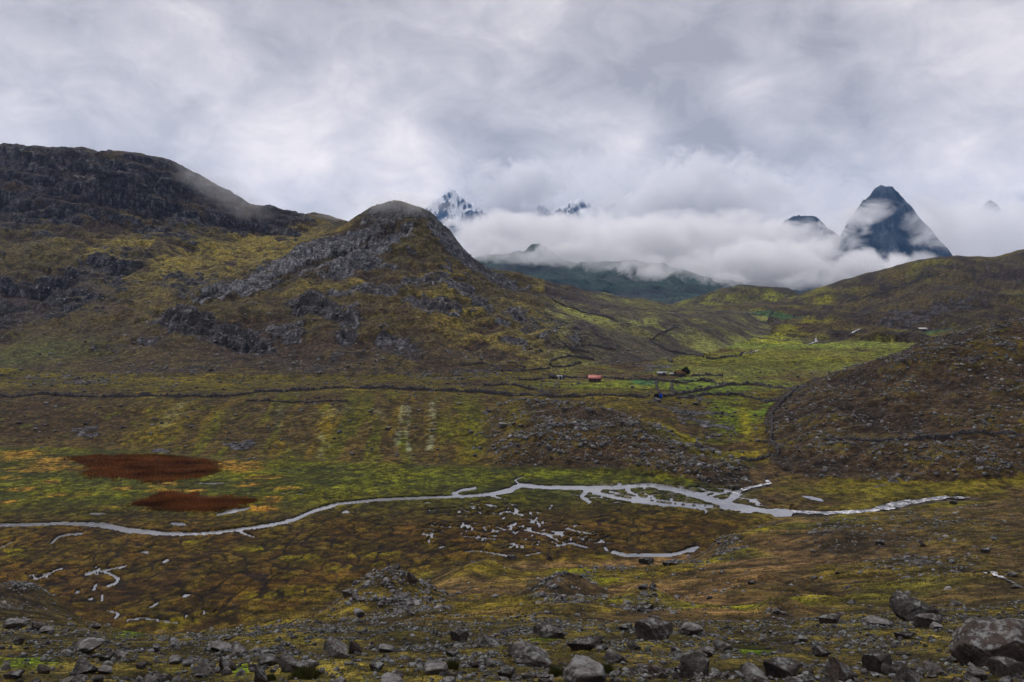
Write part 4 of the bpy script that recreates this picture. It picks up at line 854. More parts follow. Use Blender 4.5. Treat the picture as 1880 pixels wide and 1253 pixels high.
BIG = [
 (1866,1170,190,104,'huge dark boulder cut off by the right edge of the picture',0,14), (1686,1113,88,52,'broad dark boulder with a pale cap, left of the huge right-edge boulder',0,2), (1712,1139,56,26,'tilted dark slab leaning below the broad pale-capped boulder',-8,3), (1724,1149,26,14,'small pinkish stone tucked under the tilted dark slab',0,4),
 (1618,1143,60,17,'flat pale triangular stone lying left of the tilted slab',0,4), (1665,1167,40,14,'pair-like low dark stone on grass below the flat pale stone',0,3), (1511,1196,46,22,'dark angular stone left of centre among the right foreground grass',0,1), (1441,1226,74,38,'wide dark slab-sided boulder at the bottom, right of the pyramid rock',-6,3),
 (1552,1231,80,56,'large black boulder at the bottom edge, third from the right corner',0,1), (1622,1214,58,44,'rough dark boulder behind the large black bottom-edge boulder',0,8), (1637,1229,36,20,'small pale-topped stone in front of the rough dark boulder',0,2), (1672,1236,48,44,'brown-grey boulder cut by the bottom edge near the right',0,7),
 (1720,1229,40,22,'grey stone between the brown boulder and the pale corner block',0,2), (1800,1236,42,28,'pale squarish block near the bottom right corner',0,4), (1862,1226,66,36,'dark rounded boulder in the bottom right corner',0,8), (1755,1210,26,13,'small pale stone just below the huge right-edge boulder',0,4), (1528,1137,46,18,'low dark rock pile stone left of the flat pale triangle',0,3), (1476,1172,24,12,'small pinkish-white stone on the grass at lower right',0,4),
 (1010,1160,66,26,'two-lumped brown-grey boulder at the edge of the stone belt, centre',0,2), (1078,1184,78,22,'long curved dark slab below the two-lumped boulder',10,3), (1207,1156,78,38,'dark tussocky outcrop boulder right of centre',0,8), (1274,1154,50,24,'pale flat-topped boulder beside the dark tussocky outcrop',0,4), (975,1205,98,36,'mottled wide outcrop boulder with orange lichen, lower centre',0,2), (1080,1231,92,58,'large pale speckled boulder at the bottom centre',0,4),
 (1284,1222,70,52,'pyramid-shaped grey-brown boulder at the bottom right of centre',14,0), (1328,1184,36,20,'grey block behind and right of the pyramid boulder',0,2), (1300,1197,38,20,'dark stone between the pyramid boulder and the grey block',0,3), (1240,1193,26,14,'small dark block above the loose stones right of centre',0,1), (1388,1236,54,28,'pale broken boulder at the bottom edge right of the pyramid boulder',0,2), (1150,1152,28,14,'small dark stone standing left of the tussocky outcrop',0,3),
 (1205,1231,48,20,'low dark boulder left of the pyramid boulder',0,1), (1165,1185,26,16,'grey stone in the middle of the belt below the tussocky outcrop',0,2), (930,1236,36,26,'dark stone at the bottom edge left of the pale speckled boulder',0,3), (1130,1205,40,24,'jagged grey stone just right of the pale speckled boulder',0,2),
 (616,1190,56,34,'green-grey lichened boulder, tallest of the pair left of centre',0,2), (648,1187,30,28,'brown-grey boulder leaning against the green-grey lichened one',0,1), (490,1211,42,26,'pale grey slab stone at lower left, next to a pinkish one',10,4), (529,1216,46,36,'pinkish-grey blocky boulder behind the round tussock',0,2), (556,1226,58,28,'blackish boulder right behind the round green tussock',0,3), (474,1236,30,42,'upright dark stone at the bottom edge left of the tussock',0,1),
 (690,1224,32,18,'pointed dark stone on open grass at the bottom, left of centre',0,3), (708,1191,38,14,'low pale-topped rock right of the lichened pair',0,4), (830,1199,30,16,'dark stone with a purple cap in the lower middle',0,3), (800,1226,56,26,'long pale slab at the bottom beside a thin tussock',8,4), (718,1250,54,24,'flat pale rock cut by the bottom edge left of centre',0,4), (895,1175,54,22,'dark double rock on the far edge of the stone belt, centre left',0,7), (845,1166,38,22,'brown mossy knob on the far edge of the stone belt',0,8), (866,1219,28,16,'dark angular stone right of the long pale slab',0,1), (900,1216,26,18,'grey upright stone left of the orange-lichened outcrop',0,2),
 (755,1058,26,26,'lone dark pointed boulder standing on the stony mound',0,1), (640,1088,34,14,'wide dark boulder on the left shoulder of the stony mound',0,3), (660,1128,18,14,'dark round boulder on the near face of the stony mound',0,8), (754,1125,18,12,'purple-grey slab on the right face of the stony mound',0,2),
 (150,1190,100,20,'long pale log-like slab lying tilted at lower left',13,2), (145,1222,58,32,'dark boulder with a pale top below the long slab',0,7), (192,1206,30,17,'small dark stone right above the pale-topped boulder',0,3), (218,1203,30,22,'grey tilted block right of the long slab',15,2), (64,1148,34,20,'dark boulder at the left edge of the slope, above a pale slab',0,1), (22,1145,48,20,'pale boulder at the left edge of the picture',0,4), (82,1157,32,12,'pale flat slab under the dark left-edge boulder',0,4), (30,1176,24,16,'mossy dark stone below the pale left-edge boulder',0,8), (190,1231,36,14,'low flat grey stone below the tilted block',0,4),
 (316,1180,30,16,'rough grey stone on the rim of the belt at left',0,2), (286,1188,18,18,'pointed grey stone left of the rough rim stone',0,4), (405,1191,58,14,'long pale slab running down to the right at left centre',-16,4), (397,1181,26,16,'brown wedge leaning over the long pale slab',18,1), (435,1193,38,22,'pale green-grey rounded boulder at left centre',0,2), (368,1226,52,26,'mottled dark boulder sloping right at lower left',-10,7), (320,1211,30,18,'pale wedge stone above the mottled dark boulder',8,4), (410,1220,42,28,'brown-grey blocky boulder left of the upright dark stone',0,1), (256,1222,24,14,'dark lump stone in the middle of the lower left grass',0,3), (20,1240,40,16,'dark flat stones slab in the bottom left corner',0,3), (75,1228,26,18,'black stone below the grass patch at the far left',0,1), (270,1250,34,18,'grey boulder cut by the bottom edge at left',0,2),
 (925,779,26,11,'pale-topped boulder high on the boulder spur, left end',0,4), (1031,798,14,12,'grey block in the middle of the boulder spur',0,2), (1008,819,14,15,'upright pale grey block on the spur above the river bend',0,4), (1285,815,18,17,'square grey block standing on the crest of the spur above the gully',0,2), (844,741,14,6,'pale boulder just below the long wall',0,4), (712,786,14,8,'dark boulder on the grass slope left of the pale streaks',0,3), (1208,733,16,13,'large pale grey boulder beside the wall below the blue panel',0,4), (1279,740,13,9,'round dark boulder below the crossing walls',0,3), (1232,660,13,12,'pointed grey rock on the brown knoll behind the red-roofed house',0,2),
 (1008,1020,15,18,'dark upright boulder at the near edge of the bog pools',0,1), (940,1023,20,11,'brown mossy boulder by the near bog pools',0,8), (1190,1030,32,14,'dark hummocky boulder beside the curved bog pool',0,8), (1235,1034,40,9,'long low dark rock just right of the hummocky boulder',0,3), (1182,1077,20,11,'dark boulder of the pair on open brown grass',0,3), (1200,1081,18,8,'lower pale boulder of the pair on open brown grass',0,2), (1067,1058,9,7,'lone small dark boulder on the brown grass',0,3), (1695,997,16,14,'smooth dark boulder in the stony strip at right',0,1), (1813,1010,20,12,'double dark boulder near the right edge above the rill',0,3), (1862,1053,22,12,'pale round boulder by the thin rill at right edge',0,4), (1618,995,20,13,'black boulder on top of the stony strip at right',0,3), (1755,922,18,8,'dark mossy boulder by the bend of the brook',0,8), (1382,1070,18,8,'dark flat boulder by the ditch on the near slope',0,3), (955,1215,20,12,'pale cracked stone left of the speckled boulder',0,4),
]
MARKS = []
for (x, y, w, h, lbl, tilt, p) in BIG:
    o = boulder(x, y, w, h, lbl, tilt, p, yaw=0 if p == 14 else None, deep=.7 if w > 2.2 * h else .9)
    head = []
    for wd in lbl.replace(',', ' ,').split():
        if len(head) >= 2 and wd in (',', 'at', 'of', 'on', 'in', 'by', 'with', 'below', 'behind', 'beside', 'lying', 'standing', 'leaning', 'left', 'right', 'between', 'cut', 'near', 'just', 'above', 'among', 'running', 'tucked', 'high', 'and', 'sloping', 'under', 'growing'): break
        head.append(wd)
    MARKS.append((' '.join(head), o.location[0], o.location[1]))
heads = [m[0] for m in MARKS]; MARKS = [m for m in MARKS if heads.count(m[0]) == 1 and len(m[0].split()) >= 3]
def by_mark(X, Y, s_, tone):
    m = min(MARKS, key=lambda m: math.hypot(m[1] - X, m[2] - Y)); dx, dy = X - m[1], Y - m[2]
    rel = ('right of' if dx > 0 else 'left of') if abs(dx) > abs(dy) * .7 else ('behind' if dy > 0 else 'in front of')
    return f"{'small' if s_ < .3 else 'mid-sized' if s_ < .7 else 'big'} {tone} stone {rel} the {m[0]}"

# scattered stones
AREA = np.gradient(Yg)[:, None] * (np.gradient(U)[None] * YY)
inview = (PX > -60) & (PX < 1940)
def pick(weight, n, smin, smax, alpha, seed):
    r = np.random.default_rng(seed); w = (weight * AREA * inview).ravel().astype(np.float64); w = np.clip(w, 0, None); cs = np.cumsum(w); cs /= cs[-1]
    k = np.searchsorted(cs, r.random(n)); j, i = np.divmod(k, NX); j = np.clip(j, 0, NY - 2); i = np.clip(i, 0, NX - 2)
    Y = Yg[j] + (Yg[j + 1] - Yg[j]) * r.random(n); X = (U[i] + (U[i + 1] - U[i]) * r.random(n)) * Y
    s_ = np.minimum(smin * r.random(n) ** (-1 / alpha), smax)
    return X, Y, s_
clus = sstep(n_mid + .8 * n_sml, -.3, .7) + .05
dry = (1 - bog) * (1 - wet) * (1 - np.clip(bed_r, 0, 1))
near = (YY > 15) & (YY < 52)
beltw = near * (.25 + 1.3 * sstep(rows(10, 60, lambda a, b: fbm(a, b, 4.0, 3, 461), XX, YY), -.1, .6)) * np.clip(1.2 - .8 * ell(1440, 1185, 120, 25, 0, 10, 60) - .7 * ell(700, 1215, 70, 20, 0, 10, 60) - .6 * ell(60, 1220, 80, 14, 0, 10, 60), .1, 2)
mnd = np.zeros_like(YY)
for (x, y, d, hh, rx, ry) in MOUNDS: mnd = np.maximum(mnd, ell(x, y - 4, rx * .8, ry * .8, 0, 40, 190))
SETS = [
 ('pebbles', beltw * dry, 24000, .05, .30, 1.6, 'small angular grey stone loose on the foreground grass', 'stones of the foreground belt', 1),
 ('slope_stones', ((YY > 50) & (YY < 205) & (rock_raw > 0.02)) * fore * dry * clus * (rock_raw ** 1.3 + 1.6 * mnd) + ((YY > 50) & (YY < 205)) * fore * dry * .035, 10500, .15, .85, 2.1, 'dark stone in the stony patches of the brown near slope', 'stones on the near slope', 2),
 ('spur_stones', (lab == 1) * dry * (.25 + clus), 4800, .32, 2.0, 2.0, 'dark boulder among many on the spur above the river', 'boulders of the spur', 3),
 ('hillside_stones', (lab == 2) * dry * (.3 + clus), 14000, .30, 1.6, 2.1, 'grey stone among many on the dark hillside at right', 'stones of the right hillside', 4),
 ('terrace_stones', ((lab == 0) & (YY > 225) & (YY < 480)) * dry * (rock_raw * clus + .05), 5000, .38, 1.9, 2.1, 'grey stone lying on the grassy terrace or its slope', 'stones of the terrace', 5),
 ('scree', (np.isin(lab, (3, 4)) & (YY < 820)) * (R * .9 + .06) * (.3 + clus), 11000, .55, 2.6, 2.2, 'grey block in the screes of the domed hill', 'blocks of the hill screes', 6)]
allrocks = []
for si, (nm, w, n, smin, smax, al, lbl, grp, seed) in enumerate(SETS):
    X, Y, s_ = pick(w, n, smin, smax, al, 600 + seed); allrocks.append((X, Y, s_, np.full(n, si)))
X, Y, S_, SI = [np.concatenate(a) for a in zip(*allrocks)]
Z = height(X, Y); app = S_ / Y
order = np.argsort(-app); NIND = 210; ind = order[:NIND]; rest = order[NIND:]
for k in ind:
    s_ = S_[k]; pi = random.randrange(14); o = bpy.data.objects.new('boulder', protos[pi]); scene.collection.objects.link(o)
    hz = s_ * random.uniform(.32, .62); o.scale = (s_ * .62, s_ * random.uniform(.4, .62), hz); o.location = (X[k], Y[k], Z[k] + hz * .22); o.rotation_euler = (random.uniform(-.3, .3), random.uniform(-.3, .3), random.uniform(0, 6.28))
    tag(o, by_mark(X[k], Y[k], s_, ['grey', 'brown', 'mottled grey', 'blackish', 'pale'][pi % 5]), 'stone' if SI[k] == 0 else 'boulder', SETS[SI[k]][7])
low_p = [rock_shape(0, 900 + i, cuts=3) for i in range(24)]; mid_p = [rock_shape(1, 950 + i, cuts=7) for i in range(24)]
r = np.random.default_rng(77)
TINTS = np.array([(.060, .056, .056), (.046, .037, .033), (.080, .076, .076), (.032, .027, .026), (.14, .134, .132), (.05, .047, .05), (.066, .07, .062)])
for si, S in enumerate(SETS):
    sel = rest[SI[rest] == si]; vs = []; fs = []; cs = []; off = 0
    for n_, k in enumerate(sel):
        v, f = (mid_p if (n_ < len(sel) * .22) else low_p)[r.integers(24)]
        s_ = S_[k]; a = r.uniform(0, 6.28); ca, sa = math.cos(a), math.sin(a); tl = r.normal(0, .3)
        p = v * np.array([s_ * .6, s_ * r.uniform(.38, .6), s_ * r.uniform(.26, .5)])
        p = np.stack([p[:, 0] * math.cos(tl) - p[:, 2] * math.sin(tl), p[:, 1], p[:, 0] * math.sin(tl) + p[:, 2] * math.cos(tl)], 1)
        q = np.stack([p[:, 0] * ca - p[:, 1] * sa + X[k], p[:, 0] * sa + p[:, 1] * ca + Y[k], p[:, 2] + Z[k] + s_ * .05], 1)
        vs.append(q); fs.append(f + off); off += len(v)
        t = TINTS[r.integers(7)] * r.uniform(.6, 1.35); cs.append(np.tile((*t, 1), (len(v), 1)))
    o = mesh_obj(S[0], np.concatenate(vs), np.concatenate(fs), MR); set_col(o, 'tint', np.concatenate(cs))
    tag(o, ['countless small grey stones littering the foreground grass', 'countless dark stones strewn over the brown near slope', 'countless dark boulders covering the spur above the river', 'countless grey stones covering the dark right hillside', 'countless small stones over the terrace grass', 'grey block screes on the domed hill and mountain foot'][si], 'stones', kind='stuff')

# ------------------------------------------------------------------ dry-stone walls
def simple_mat(name, c, rough=.9, var=.35, scale=2.0):
    m, nt, b = mat(name); b.inputs['Roughness'].default_value = rough
    geo = N(nt, 'ShaderNodeNewGeometry'); n = N(nt, 'ShaderNodeTexNoise', i_Scale=scale, i_Detail=6.0, i_Roughness=.65); L(nt, geo.outputs['Position'], n.inputs['Vector'])
    L(nt, MIX(nt, 1.0, (*c, 1), SSC(nt, n.outputs['Fac'], .3, .7, 1 - var, 1 + var), 'MULTIPLY'), b.inputs['Base Color'])
    bp = N(nt, 'ShaderNodeBump', i_Strength=.5, i_Distance=.1); L(nt, n.outputs['Fac'], bp.inputs['Height']); L(nt, bp.outputs[0], b.inputs['Normal'])
    return m
MW = simple_mat('wall_stone', (.056, .050, .048), .9, .85, 1.6)
def wall(pts, label, h=1.35, w=.95, Ymin=200, group=None):
    h *= .74; w *= .75
    g = np.array([ground_at(x, y, Ymin) for x, y in pts]); P = [g[0]]
    for a, b in zip(g[:-1], g[1:]):
        n = max(2, int(np.linalg.norm((b - a)[:2]) / (.55 * max(1, a[1] / 400))))
        for t in np.linspace(0, 1, n + 1)[1:]: P.append(a + (b - a) * t)
    P = np.array(P); k = np.ones(9) / 9
    if len(P) > 20:
        for c_ in range(2): P[:, c_] = np.convolve(np.pad(P[:, c_], 4, 'edge'), k, 'valid')
    rr = np.random.default_rng(len(P)); q = np.arange(len(P))
    wn = perlin(q / 9.0, np.full(len(P), 3.3), 5)
    t = np.gradient(P[:, :2], axis=0); t /= np.linalg.norm(t, axis=1, keepdims=True) + 1e-9; nn = np.stack([-t[:, 1], t[:, 0]], 1)
    P[:, :2] += nn * (perlin(q / 14.0, np.full(len(P), 7.1), 6) * .5)[:, None]
    z0 = height(P[:, 0], P[:, 1]); v = []; f = []
    for i in range(len(P)):
        hh = h * np.clip(.95 + .75 * wn[i] + .2 * rr.normal(), .08, 1.7); j = rr.normal(0, .13, (7, 3))
        for m_, (s_, zz) in enumerate(((-.62, -.5), (-.52, .25), (-.42, .8), (0, 1.05), (.42, .8), (.52, .25), (.62, -.5))):
            v.append((P[i, 0] + nn[i, 0] * s_ * w + j[m_, 0], P[i, 1] + nn[i, 1] * s_ * w + j[m_, 1], z0[i] + (zz * hh if zz > 0 else zz) + j[m_, 2] * (1.2 if zz > .3 else .3)))
    for i in range(len(P) - 1):
        for k_ in range(6): f.append((i * 7 + k_, i * 7 + 7 + k_, i * 7 + 8 + k_, i * 7 + 1 + k_))
    o = mesh_obj('stone_wall', v, f, MW)
    return tag(o, label, 'wall', group or 'dry-stone field walls', 'thing')
wall([(-40,727),(100,727),(200,730),(330,730),(420,728),(470,720),(560,717),(680,713),(760,716),(860,721),(960,727),(1050,729),(1190,728)], 'long dark stone wall running from the left edge along the terrace rim', 1.7, 1.3)
wall([(886,708),(930,708),(980,717),(1012,727)], 'curving wall that joins the long terrace wall from above left', 1.5)
wall([(1218,730),(1291,718),(1329,709),(1384,706),(1466,711)], 'thick wall rising right across the green fields below the thatched hut', 1.7, 1.4)
wall([(1240,733),(1302,725),(1357,725),(1394,735),(1434,741)], 'lower wall bending round above the green gully', 1.5)
wall([(1465,713),(1450,728),(1434,742),(1416,762),(1418,793),(1414,810),(1430,838),(1401,843),(1353,843)], 'wall dropping down the left edge of the dark hillside to the gully', 1.5)
wall([(1514,812),(1549,805),(1617,812),(1686,807),(1741,802),(1823,798),(1900,804)], 'low wall crossing the dark right hillside', 1.2)
wall([(1011,672),(1009,667),(1015,661),(1035,657),(1063,657),(1086,660),(1092,664)], 'far side of the round stone pen above the red-roofed house', 1.6)
wall([(1011,673),(1024,675),(1045,674),(1058,669),(1067,666)], 'near side of the round stone pen above the red-roofed house', 1.5)
wall([(924,683),(976,680),(1011,677)], 'short wall leading from the left into the round pen', 1.4)
wall([(845,671),(900,670),(924,683)], 'wall bending down at the foot of the domed hill, left of the pen', 1.4)
wall([(930,668),(945,666),(966,678)], 'short angled wall between the bending wall and the round pen', 1.3)
wall([(1022,617),(1033,630),(1046,641),(1067,645),(1082,648)], 'wall coming down the scree to the small green field', 1.6)
wall([(1046,640),(1078,635),(1110,640),(1131,643)], 'wall along the top of the small green field under the scree', 1.5)
wall([(1240,600),(1227,609),(1206,616),(1193,626)], 'wall climbing the hill flank behind the meadow', 1.8)
wall([(1193,626),(1212,636),(1227,645),(1259,651),(1294,658)], 'wall along the foot of the hill flank beside the meadow', 1.8)
wall([(1294,659),(1334,657),(1360,652),(1385,647)], 'dark wall and bank running along the far stream in the meadow', 1.8)
wall([(1107,694),(1132,697),(1160,698),(1204,699),(1232,703),(1251,705),(1283,699),(1304,702),(1334,708)], 'wall running right from the red-roofed house past the huts', 1.5)
wall([(1204,701),(1206,713),(1211,724)], 'short wall between the dark green plot and the blue panel', 1.3)
wall([(1234,705),(1234,717),(1241,724)], 'thin short wall crossing the green field right of the blue panel', 1.1)
wall([(950,699),(1010,696),(1060,694),(1080,695)], 'wall running left from the red-roofed house', 1.3)
wall([(1268,692),(1300,690),(1328,692)], 'wall to the right of the thatched hut and its tree', 1.6)
wall([(966,532),(1021,556),(1069,574),(1137,592)], 'long wall slanting down the flank of the domed hill', 2.0, 1.6)
wall([(1552,555),(1617,539),(1714,505)], 'long wall slanting up the background ridge at right', 1.9, 1.6, 700)
wall([(1559,582),(1597,577)], 'short wall low on the background ridge', 2.4, 2.0, 700)
wall([(1370,576),(1420,574),(1470,580),(1420,584),(1372,579)], 'pen wall around the far bright green field', 2.0, 2.0, 700)
wall([(1676,609),(1712,606),(1752,609)], 'wall behind the bright green plot at the far white hut', 1.8, 1.5, 500)
wall([(450,737),(520,739),(640,738)], 'faint low wall line just under the long terrace wall', .8, .7)

# ------------------------------------------------------------------ houses
def box(v, f, x0, x1, y0, y1, z0, z1):
    b = len(v); v += [(x0,y0,z0),(x1,y0,z0),(x1,y1,z0),(x0,y1,z0),(x0,y0,z1),(x1,y0,z1),(x1,y1,z1),(x0,y1,z1)]
    f += [(b,b+3,b+2,b+1),(b+4,b+5,b+6,b+7),(b,b+1,b+5,b+4),(b+1,b+2,b+6,b+5),(b+2,b+3,b+7,b+6),(b+3,b,b+4,b+7)]
def part(name, boxes, m, parent, label=None):
    v = []; f = []
    for b in boxes: box(v, f, *b)
    o = mesh_obj(name, v, f, m, parent)
    if label: o['label'] = label
    return o
def slab(name, corners, th, m, parent):
    c = np.array(corners, float); n = np.cross(c[1] - c[0], c[3] - c[0]); n /= np.linalg.norm(n)
    v = list(c) + list(c + n * th); f = [(3,2,1,0),(4,5,6,7),(0,1,5,4),(1,2,6,5),(2,3,7,6),(3,0,4,7)]
    return mesh_obj(name, v, f, m, parent)
M_ADOBE = simple_mat('brown_adobe', (.085, .052, .038), .95, .3, 1.5); M_STONE = simple_mat('hut_stone', (.075, .066, .062), .95, .6, 1.5)
M_RED = simple_mat('pink_red_sheet_roof', (.52, .20, .17), .6, .2, 1.0); M_TIN = simple_mat('grey_sheet_roof', (.27, .28, .30), .5, .2, 1.0); M_THATCH = simple_mat('thatch', (.115, .062, .035), 1.0, .4, 3.0)
M_DOOR = simple_mat('dark_blue_door', (.03, .035, .07), .7, .2); M_BLUE = simple_mat('blue_panel_paint', (.01, .05, .32), .5, .15); M_BLACK = simple_mat('gap_shade_black', (.006, .006, .008), .9, .2); M_WHITE = simple_mat('white_wash', (.62, .60, .58), .9, .15); M_PANE = simple_mat('window_dark', (.02, .022, .028), .3, .2); M_WOOD = simple_mat('old_wood', (.06, .045, .032), .9, .3)
def house(name, x, y, w, d, hw, hr, rz, mw, mr, label, door=None, windows=(), mono=False, cat='house', md=None):
    g = ground_at(x, y, 300); root = empty(name, (g[0], g[1] + d / 2, g[2] - .1), rz); tag(root, label, cat)
    hx, hy = w / 2, d / 2
    if mono: part('wall', [(-hx, hx, -hy, hy, -.6, hw)], mw, root)
    else:
        v = [(-hx,-hy,-.6),(hx,-hy,-.6),(hx,hy,-.6),(-hx,hy,-.6),(-hx,-hy,hw),(hx,-hy,hw),(hx,hy,hw),(-hx,hy,hw),(-hx,0,hw+hr),(hx,0,hw+hr)]
        me = bpy.data.meshes.new('wall'); me.from_pydata(v, [], [(0,1,5,4),(2,3,7,6),(1,2,6,9,5),(3,0,4,8,7),(4,5,9,8),(6,7,8,9)]); me.materials.append(mw)
        o = bpy.data.objects.new('wall', me); scene.collection.objects.link(o); o.parent = root
    e = .35; k = hr / hy
    if mono: slab('roof', [(-hx-e,-hy-e,hw+.02),(hx+e,-hy-e,hw+.02),(hx+e,hy+e,hw+hr),(-hx-e,hy+e,hw+hr)], .12, mr, root)
    else:
        slab('roof_panel', [(-hx-e,-hy-e,hw-e*k+.03),(hx+e,-hy-e,hw-e*k+.03),(hx+e,0,hw+hr+.03),(-hx-e,0,hw+hr+.03)], .14, mr, root)
        slab('roof_panel', [(hx+e,hy+e,hw-e*k+.03),(-hx-e,hy+e,hw-e*k+.03),(-hx-e,0,hw+hr+.03),(hx+e,0,hw+hr+.03)], .14, mr, root)
        part('ridge_cap', [(-hx-e, hx+e, -.14, .14, hw+hr+.12, hw+hr+.22)], mr, root)
    if door is not None:
        dd = part('door', [(door-.45, door+.45, -hy-.05, -hy+.02, 0, 1.8)], md or M_DOOR, root); part('door_frame', [(door-.55, door-.45, -hy-.08, -hy, 0, 1.9), (door+.45, door+.55, -hy-.08, -hy, 0, 1.9), (door-.45, door+.45, -hy-.08, -hy, 1.8, 1.9)], M_WOOD, dd)
    for wx in windows:
        ww_ = part('window', [(wx-.35, wx+.35, -hy-.03, -hy+.02, .95, 1.6)], M_PANE, root); part('frame', [(wx-.43, wx-.35, -hy-.06, -hy, .9, 1.66), (wx+.35, wx+.43, -hy-.06, -hy, .9, 1.66), (wx-.35, wx+.35, -hy-.06, -hy, 1.6, 1.68)], M_WOOD, ww_); part('sill', [(wx-.46, wx+.46, -hy-.1, -hy, .82, .9)], M_WOOD, ww_)
    return root
house('farm_house', 1093, 702, 5.8, 4.0, 2.1, 1.2, math.radians(-14), M_ADOBE, M_RED, 'small house with bright pink-red sheet roof on the terrace', .4, (-2.0, 2.3))
house('stone_shed', 1216, 690, 4.6, 3.2, 1.3, .6, math.radians(4), M_STONE, M_TIN, 'low stone shed with pale grey sheet roof left of the thatched hut', .8, mono=True, cat='shed')
house('stone_shed', 1235, 690, 2.6, 2.2, .9, .4, 0, M_STONE, M_TIN, 'tiny low shed with pale roof between the shed and thatched hut', mono=True, cat='shed')
house('thatched_hut', 1250, 692, 5.4, 4.0, 1.6, 1.7, math.radians(20), M_STONE, M_THATCH, 'brown thatched hut beside the dark tree', -.5, (1.4,), cat='hut')
house('stone_hut', 1028, 697, 2.2, 2.0, 1.5, .4, 0, M_WHITE, M_TIN, 'tiny whitish hut left of the red-roofed house', .3, mono=True, cat='hut')
house('stone_hut', 1014, 696, 3.0, 2.4, 1.4, 1.0, .3, M_STONE, M_STONE, 'small roofless-looking dark stone hut left of the tiny whitish hut', .3, cat='hut')
house('farm_hut', 1695, 608, 9.0, 4.5, 2.4, 1.2, .1, M_STONE, M_WHITE, 'far hut with white roof beside the bright green plot at right', 1.0, cat='hut')
g = ground_at(1208, 731, 300); root = empty('gate', (g[0], g[1], g[2]), 0); tag(root, 'bright blue panel beside a black opening in the terrace wall', 'gate')
part('blue_panel', [(.25, 1.75, -1.2, -1.05, -.1, 2.1)], M_BLUE, root); part('opening', [(-1.75, .1, -1.1, -.9, -.1, 1.95)], M_BLACK, root); part('post', [(.1, .25, -1.25, -1.0, -.3, 2.2)], M_WOOD, root); part('post', [(-1.95, -1.75, -1.25, -1.0, -.3, 2.2)], M_WOOD, root)  # the opening is a solid black slab, its inner shade painted on

# tree beside the hut
def leafy(name, loc, clumps, n, size, m, parent, seed):
    rr = np.random.default_rng(seed); v = []; f = []
    for (cx, cyy, cz, r_) in clumps:
        for _ in range(n):
            d = rr.normal(size=3); d /= np.linalg.norm(d); p = np.array((cx, cyy, cz)) + d * r_ * rr.uniform(.45, 1.05)
            a = rr.normal(size=3); a /= np.linalg.norm(a); b = np.cross(a, rr.normal(size=3)); b /= np.linalg.norm(b); s_ = size * rr.uniform(.6, 1.3)
            k = len(v); v += [p - a * s_, p + b * s_ * .45, p + a * s_, p - b * s_ * .45]; f.append((k, k + 1, k + 2, k + 3))
    return mesh_obj(name, v, f, m, parent)
def limb(v, f, a, b, ra, rb):
    a = np.array(a, float); b = np.array(b, float); d = (b - a) / np.linalg.norm(b - a); u = np.cross(d, (0, 1, .3)); u /= np.linalg.norm(u); w = np.cross(d, u); k = len(v)
    for p, r_ in ((a, ra), (b, rb)):
        for i in range(7): v.append(p + (u * math.cos(i * 6.283 / 7) + w * math.sin(i * 6.283 / 7)) * r_)
    for i in range(7): f.append((k + i, k + (i + 1) % 7, k + 7 + (i + 1) % 7, k + 7 + i))
M_LEAF = simple_mat('dark_foliage', (.014, .018, .010), .9, .5, 1.5); M_BARK = simple_mat('bark', (.04, .03, .024), .95)
g = ground_at(1262, 692, 300); root = empty('tree', (g[0], g[1] + 4, g[2])); tag(root, 'dark dense bushy tree behind the thatched hut', 'tree')
v = []; f = []
cl = [(0, 0, 3.6, 1.5), (.9, .2, 3.0, 1.3), (-1.4, .1, 3.2, 1.1), (1.3, -.2, 1.9, 1.2), (.2, -.3, 2.2, 1.4), (-1.9, 0, 2.6, .7), (.5, 0, 4.4, .9), (1.7, 0, 2.6, .8), (-.6, 0, 4.2, .7)]
limb(v, f, (0, 0, -.5), (.1, 0, 1.4), .35, .25)
for c_ in cl: limb(v, f, (.1, 0, 1.3), c_[:3], .16, .05)
mesh_obj('trunk', v, f, M_BARK, root); leafy('crown', None, cl, 260, .22, M_LEAF, root, 5)

# ------------------------------------------------------------------ reeds, turf, tussocks
def in_poly(px, py, poly):
    c = np.zeros(px.shape, bool); j = len(poly) - 1
    for i in range(len(poly)):
        (xi, yi), (xj, yj) = poly[i], poly[j]
        c ^= ((yi > py) != (yj > py)) & (px < (xj - xi) * (py - yi) / (yj - yi + 1e-12) + xi); j = i
    return c
def blades(name, X, Y, h, w, lean, c, label, cat, seed, m, kind='stuff', per=3, parent=None, base=None, patch=0.0):
    rr = np.random.default_rng(seed); n = len(X); X = np.repeat(X, per) + rr.normal(0, w * 2.5, n * per); Y = np.repeat(Y, per) + rr.normal(0, w * 2.5, n * per)
    h = np.repeat(h, per) * rr.uniform(.6, 1.15, n * per); Z = height(X, Y) if base is None else np.zeros(n * per); a = rr.uniform(0, 6.28, n * per)
    dx, dy = np.cos(a) * w, np.sin(a) * w; lx, ly = rr.normal(0, lean, n * per) * h, rr.normal(0, lean, n * per) * h
    v = np.empty((n * per, 3, 3)); v[:, 0] = np.stack([X - dx, Y - dy, Z - .04], 1); v[:, 1] = np.stack([X + dx, Y + dy, Z - .04], 1); v[:, 2] = np.stack([X + lx, Y + ly, Z + h], 1)
    o = mesh_obj(name, v.reshape(-1, 3), np.arange(n * per * 3).reshape(-1, 3), m, parent)
    cc = np.asarray(c)[rr.integers(len(c), size=n * per)] * rr.uniform(.6, 1.3, (n * per, 1)) * (1 + patch * fbm(X * .5, Y, 7, 3, 521))[:, None].clip(.25, 1.8); set_col(o, 'tint', np.concatenate([np.repeat(cc, 3, 0), np.ones((n * per * 3, 1))], 1))
    if label: tag(o, label, cat, kind=kind)
    return o
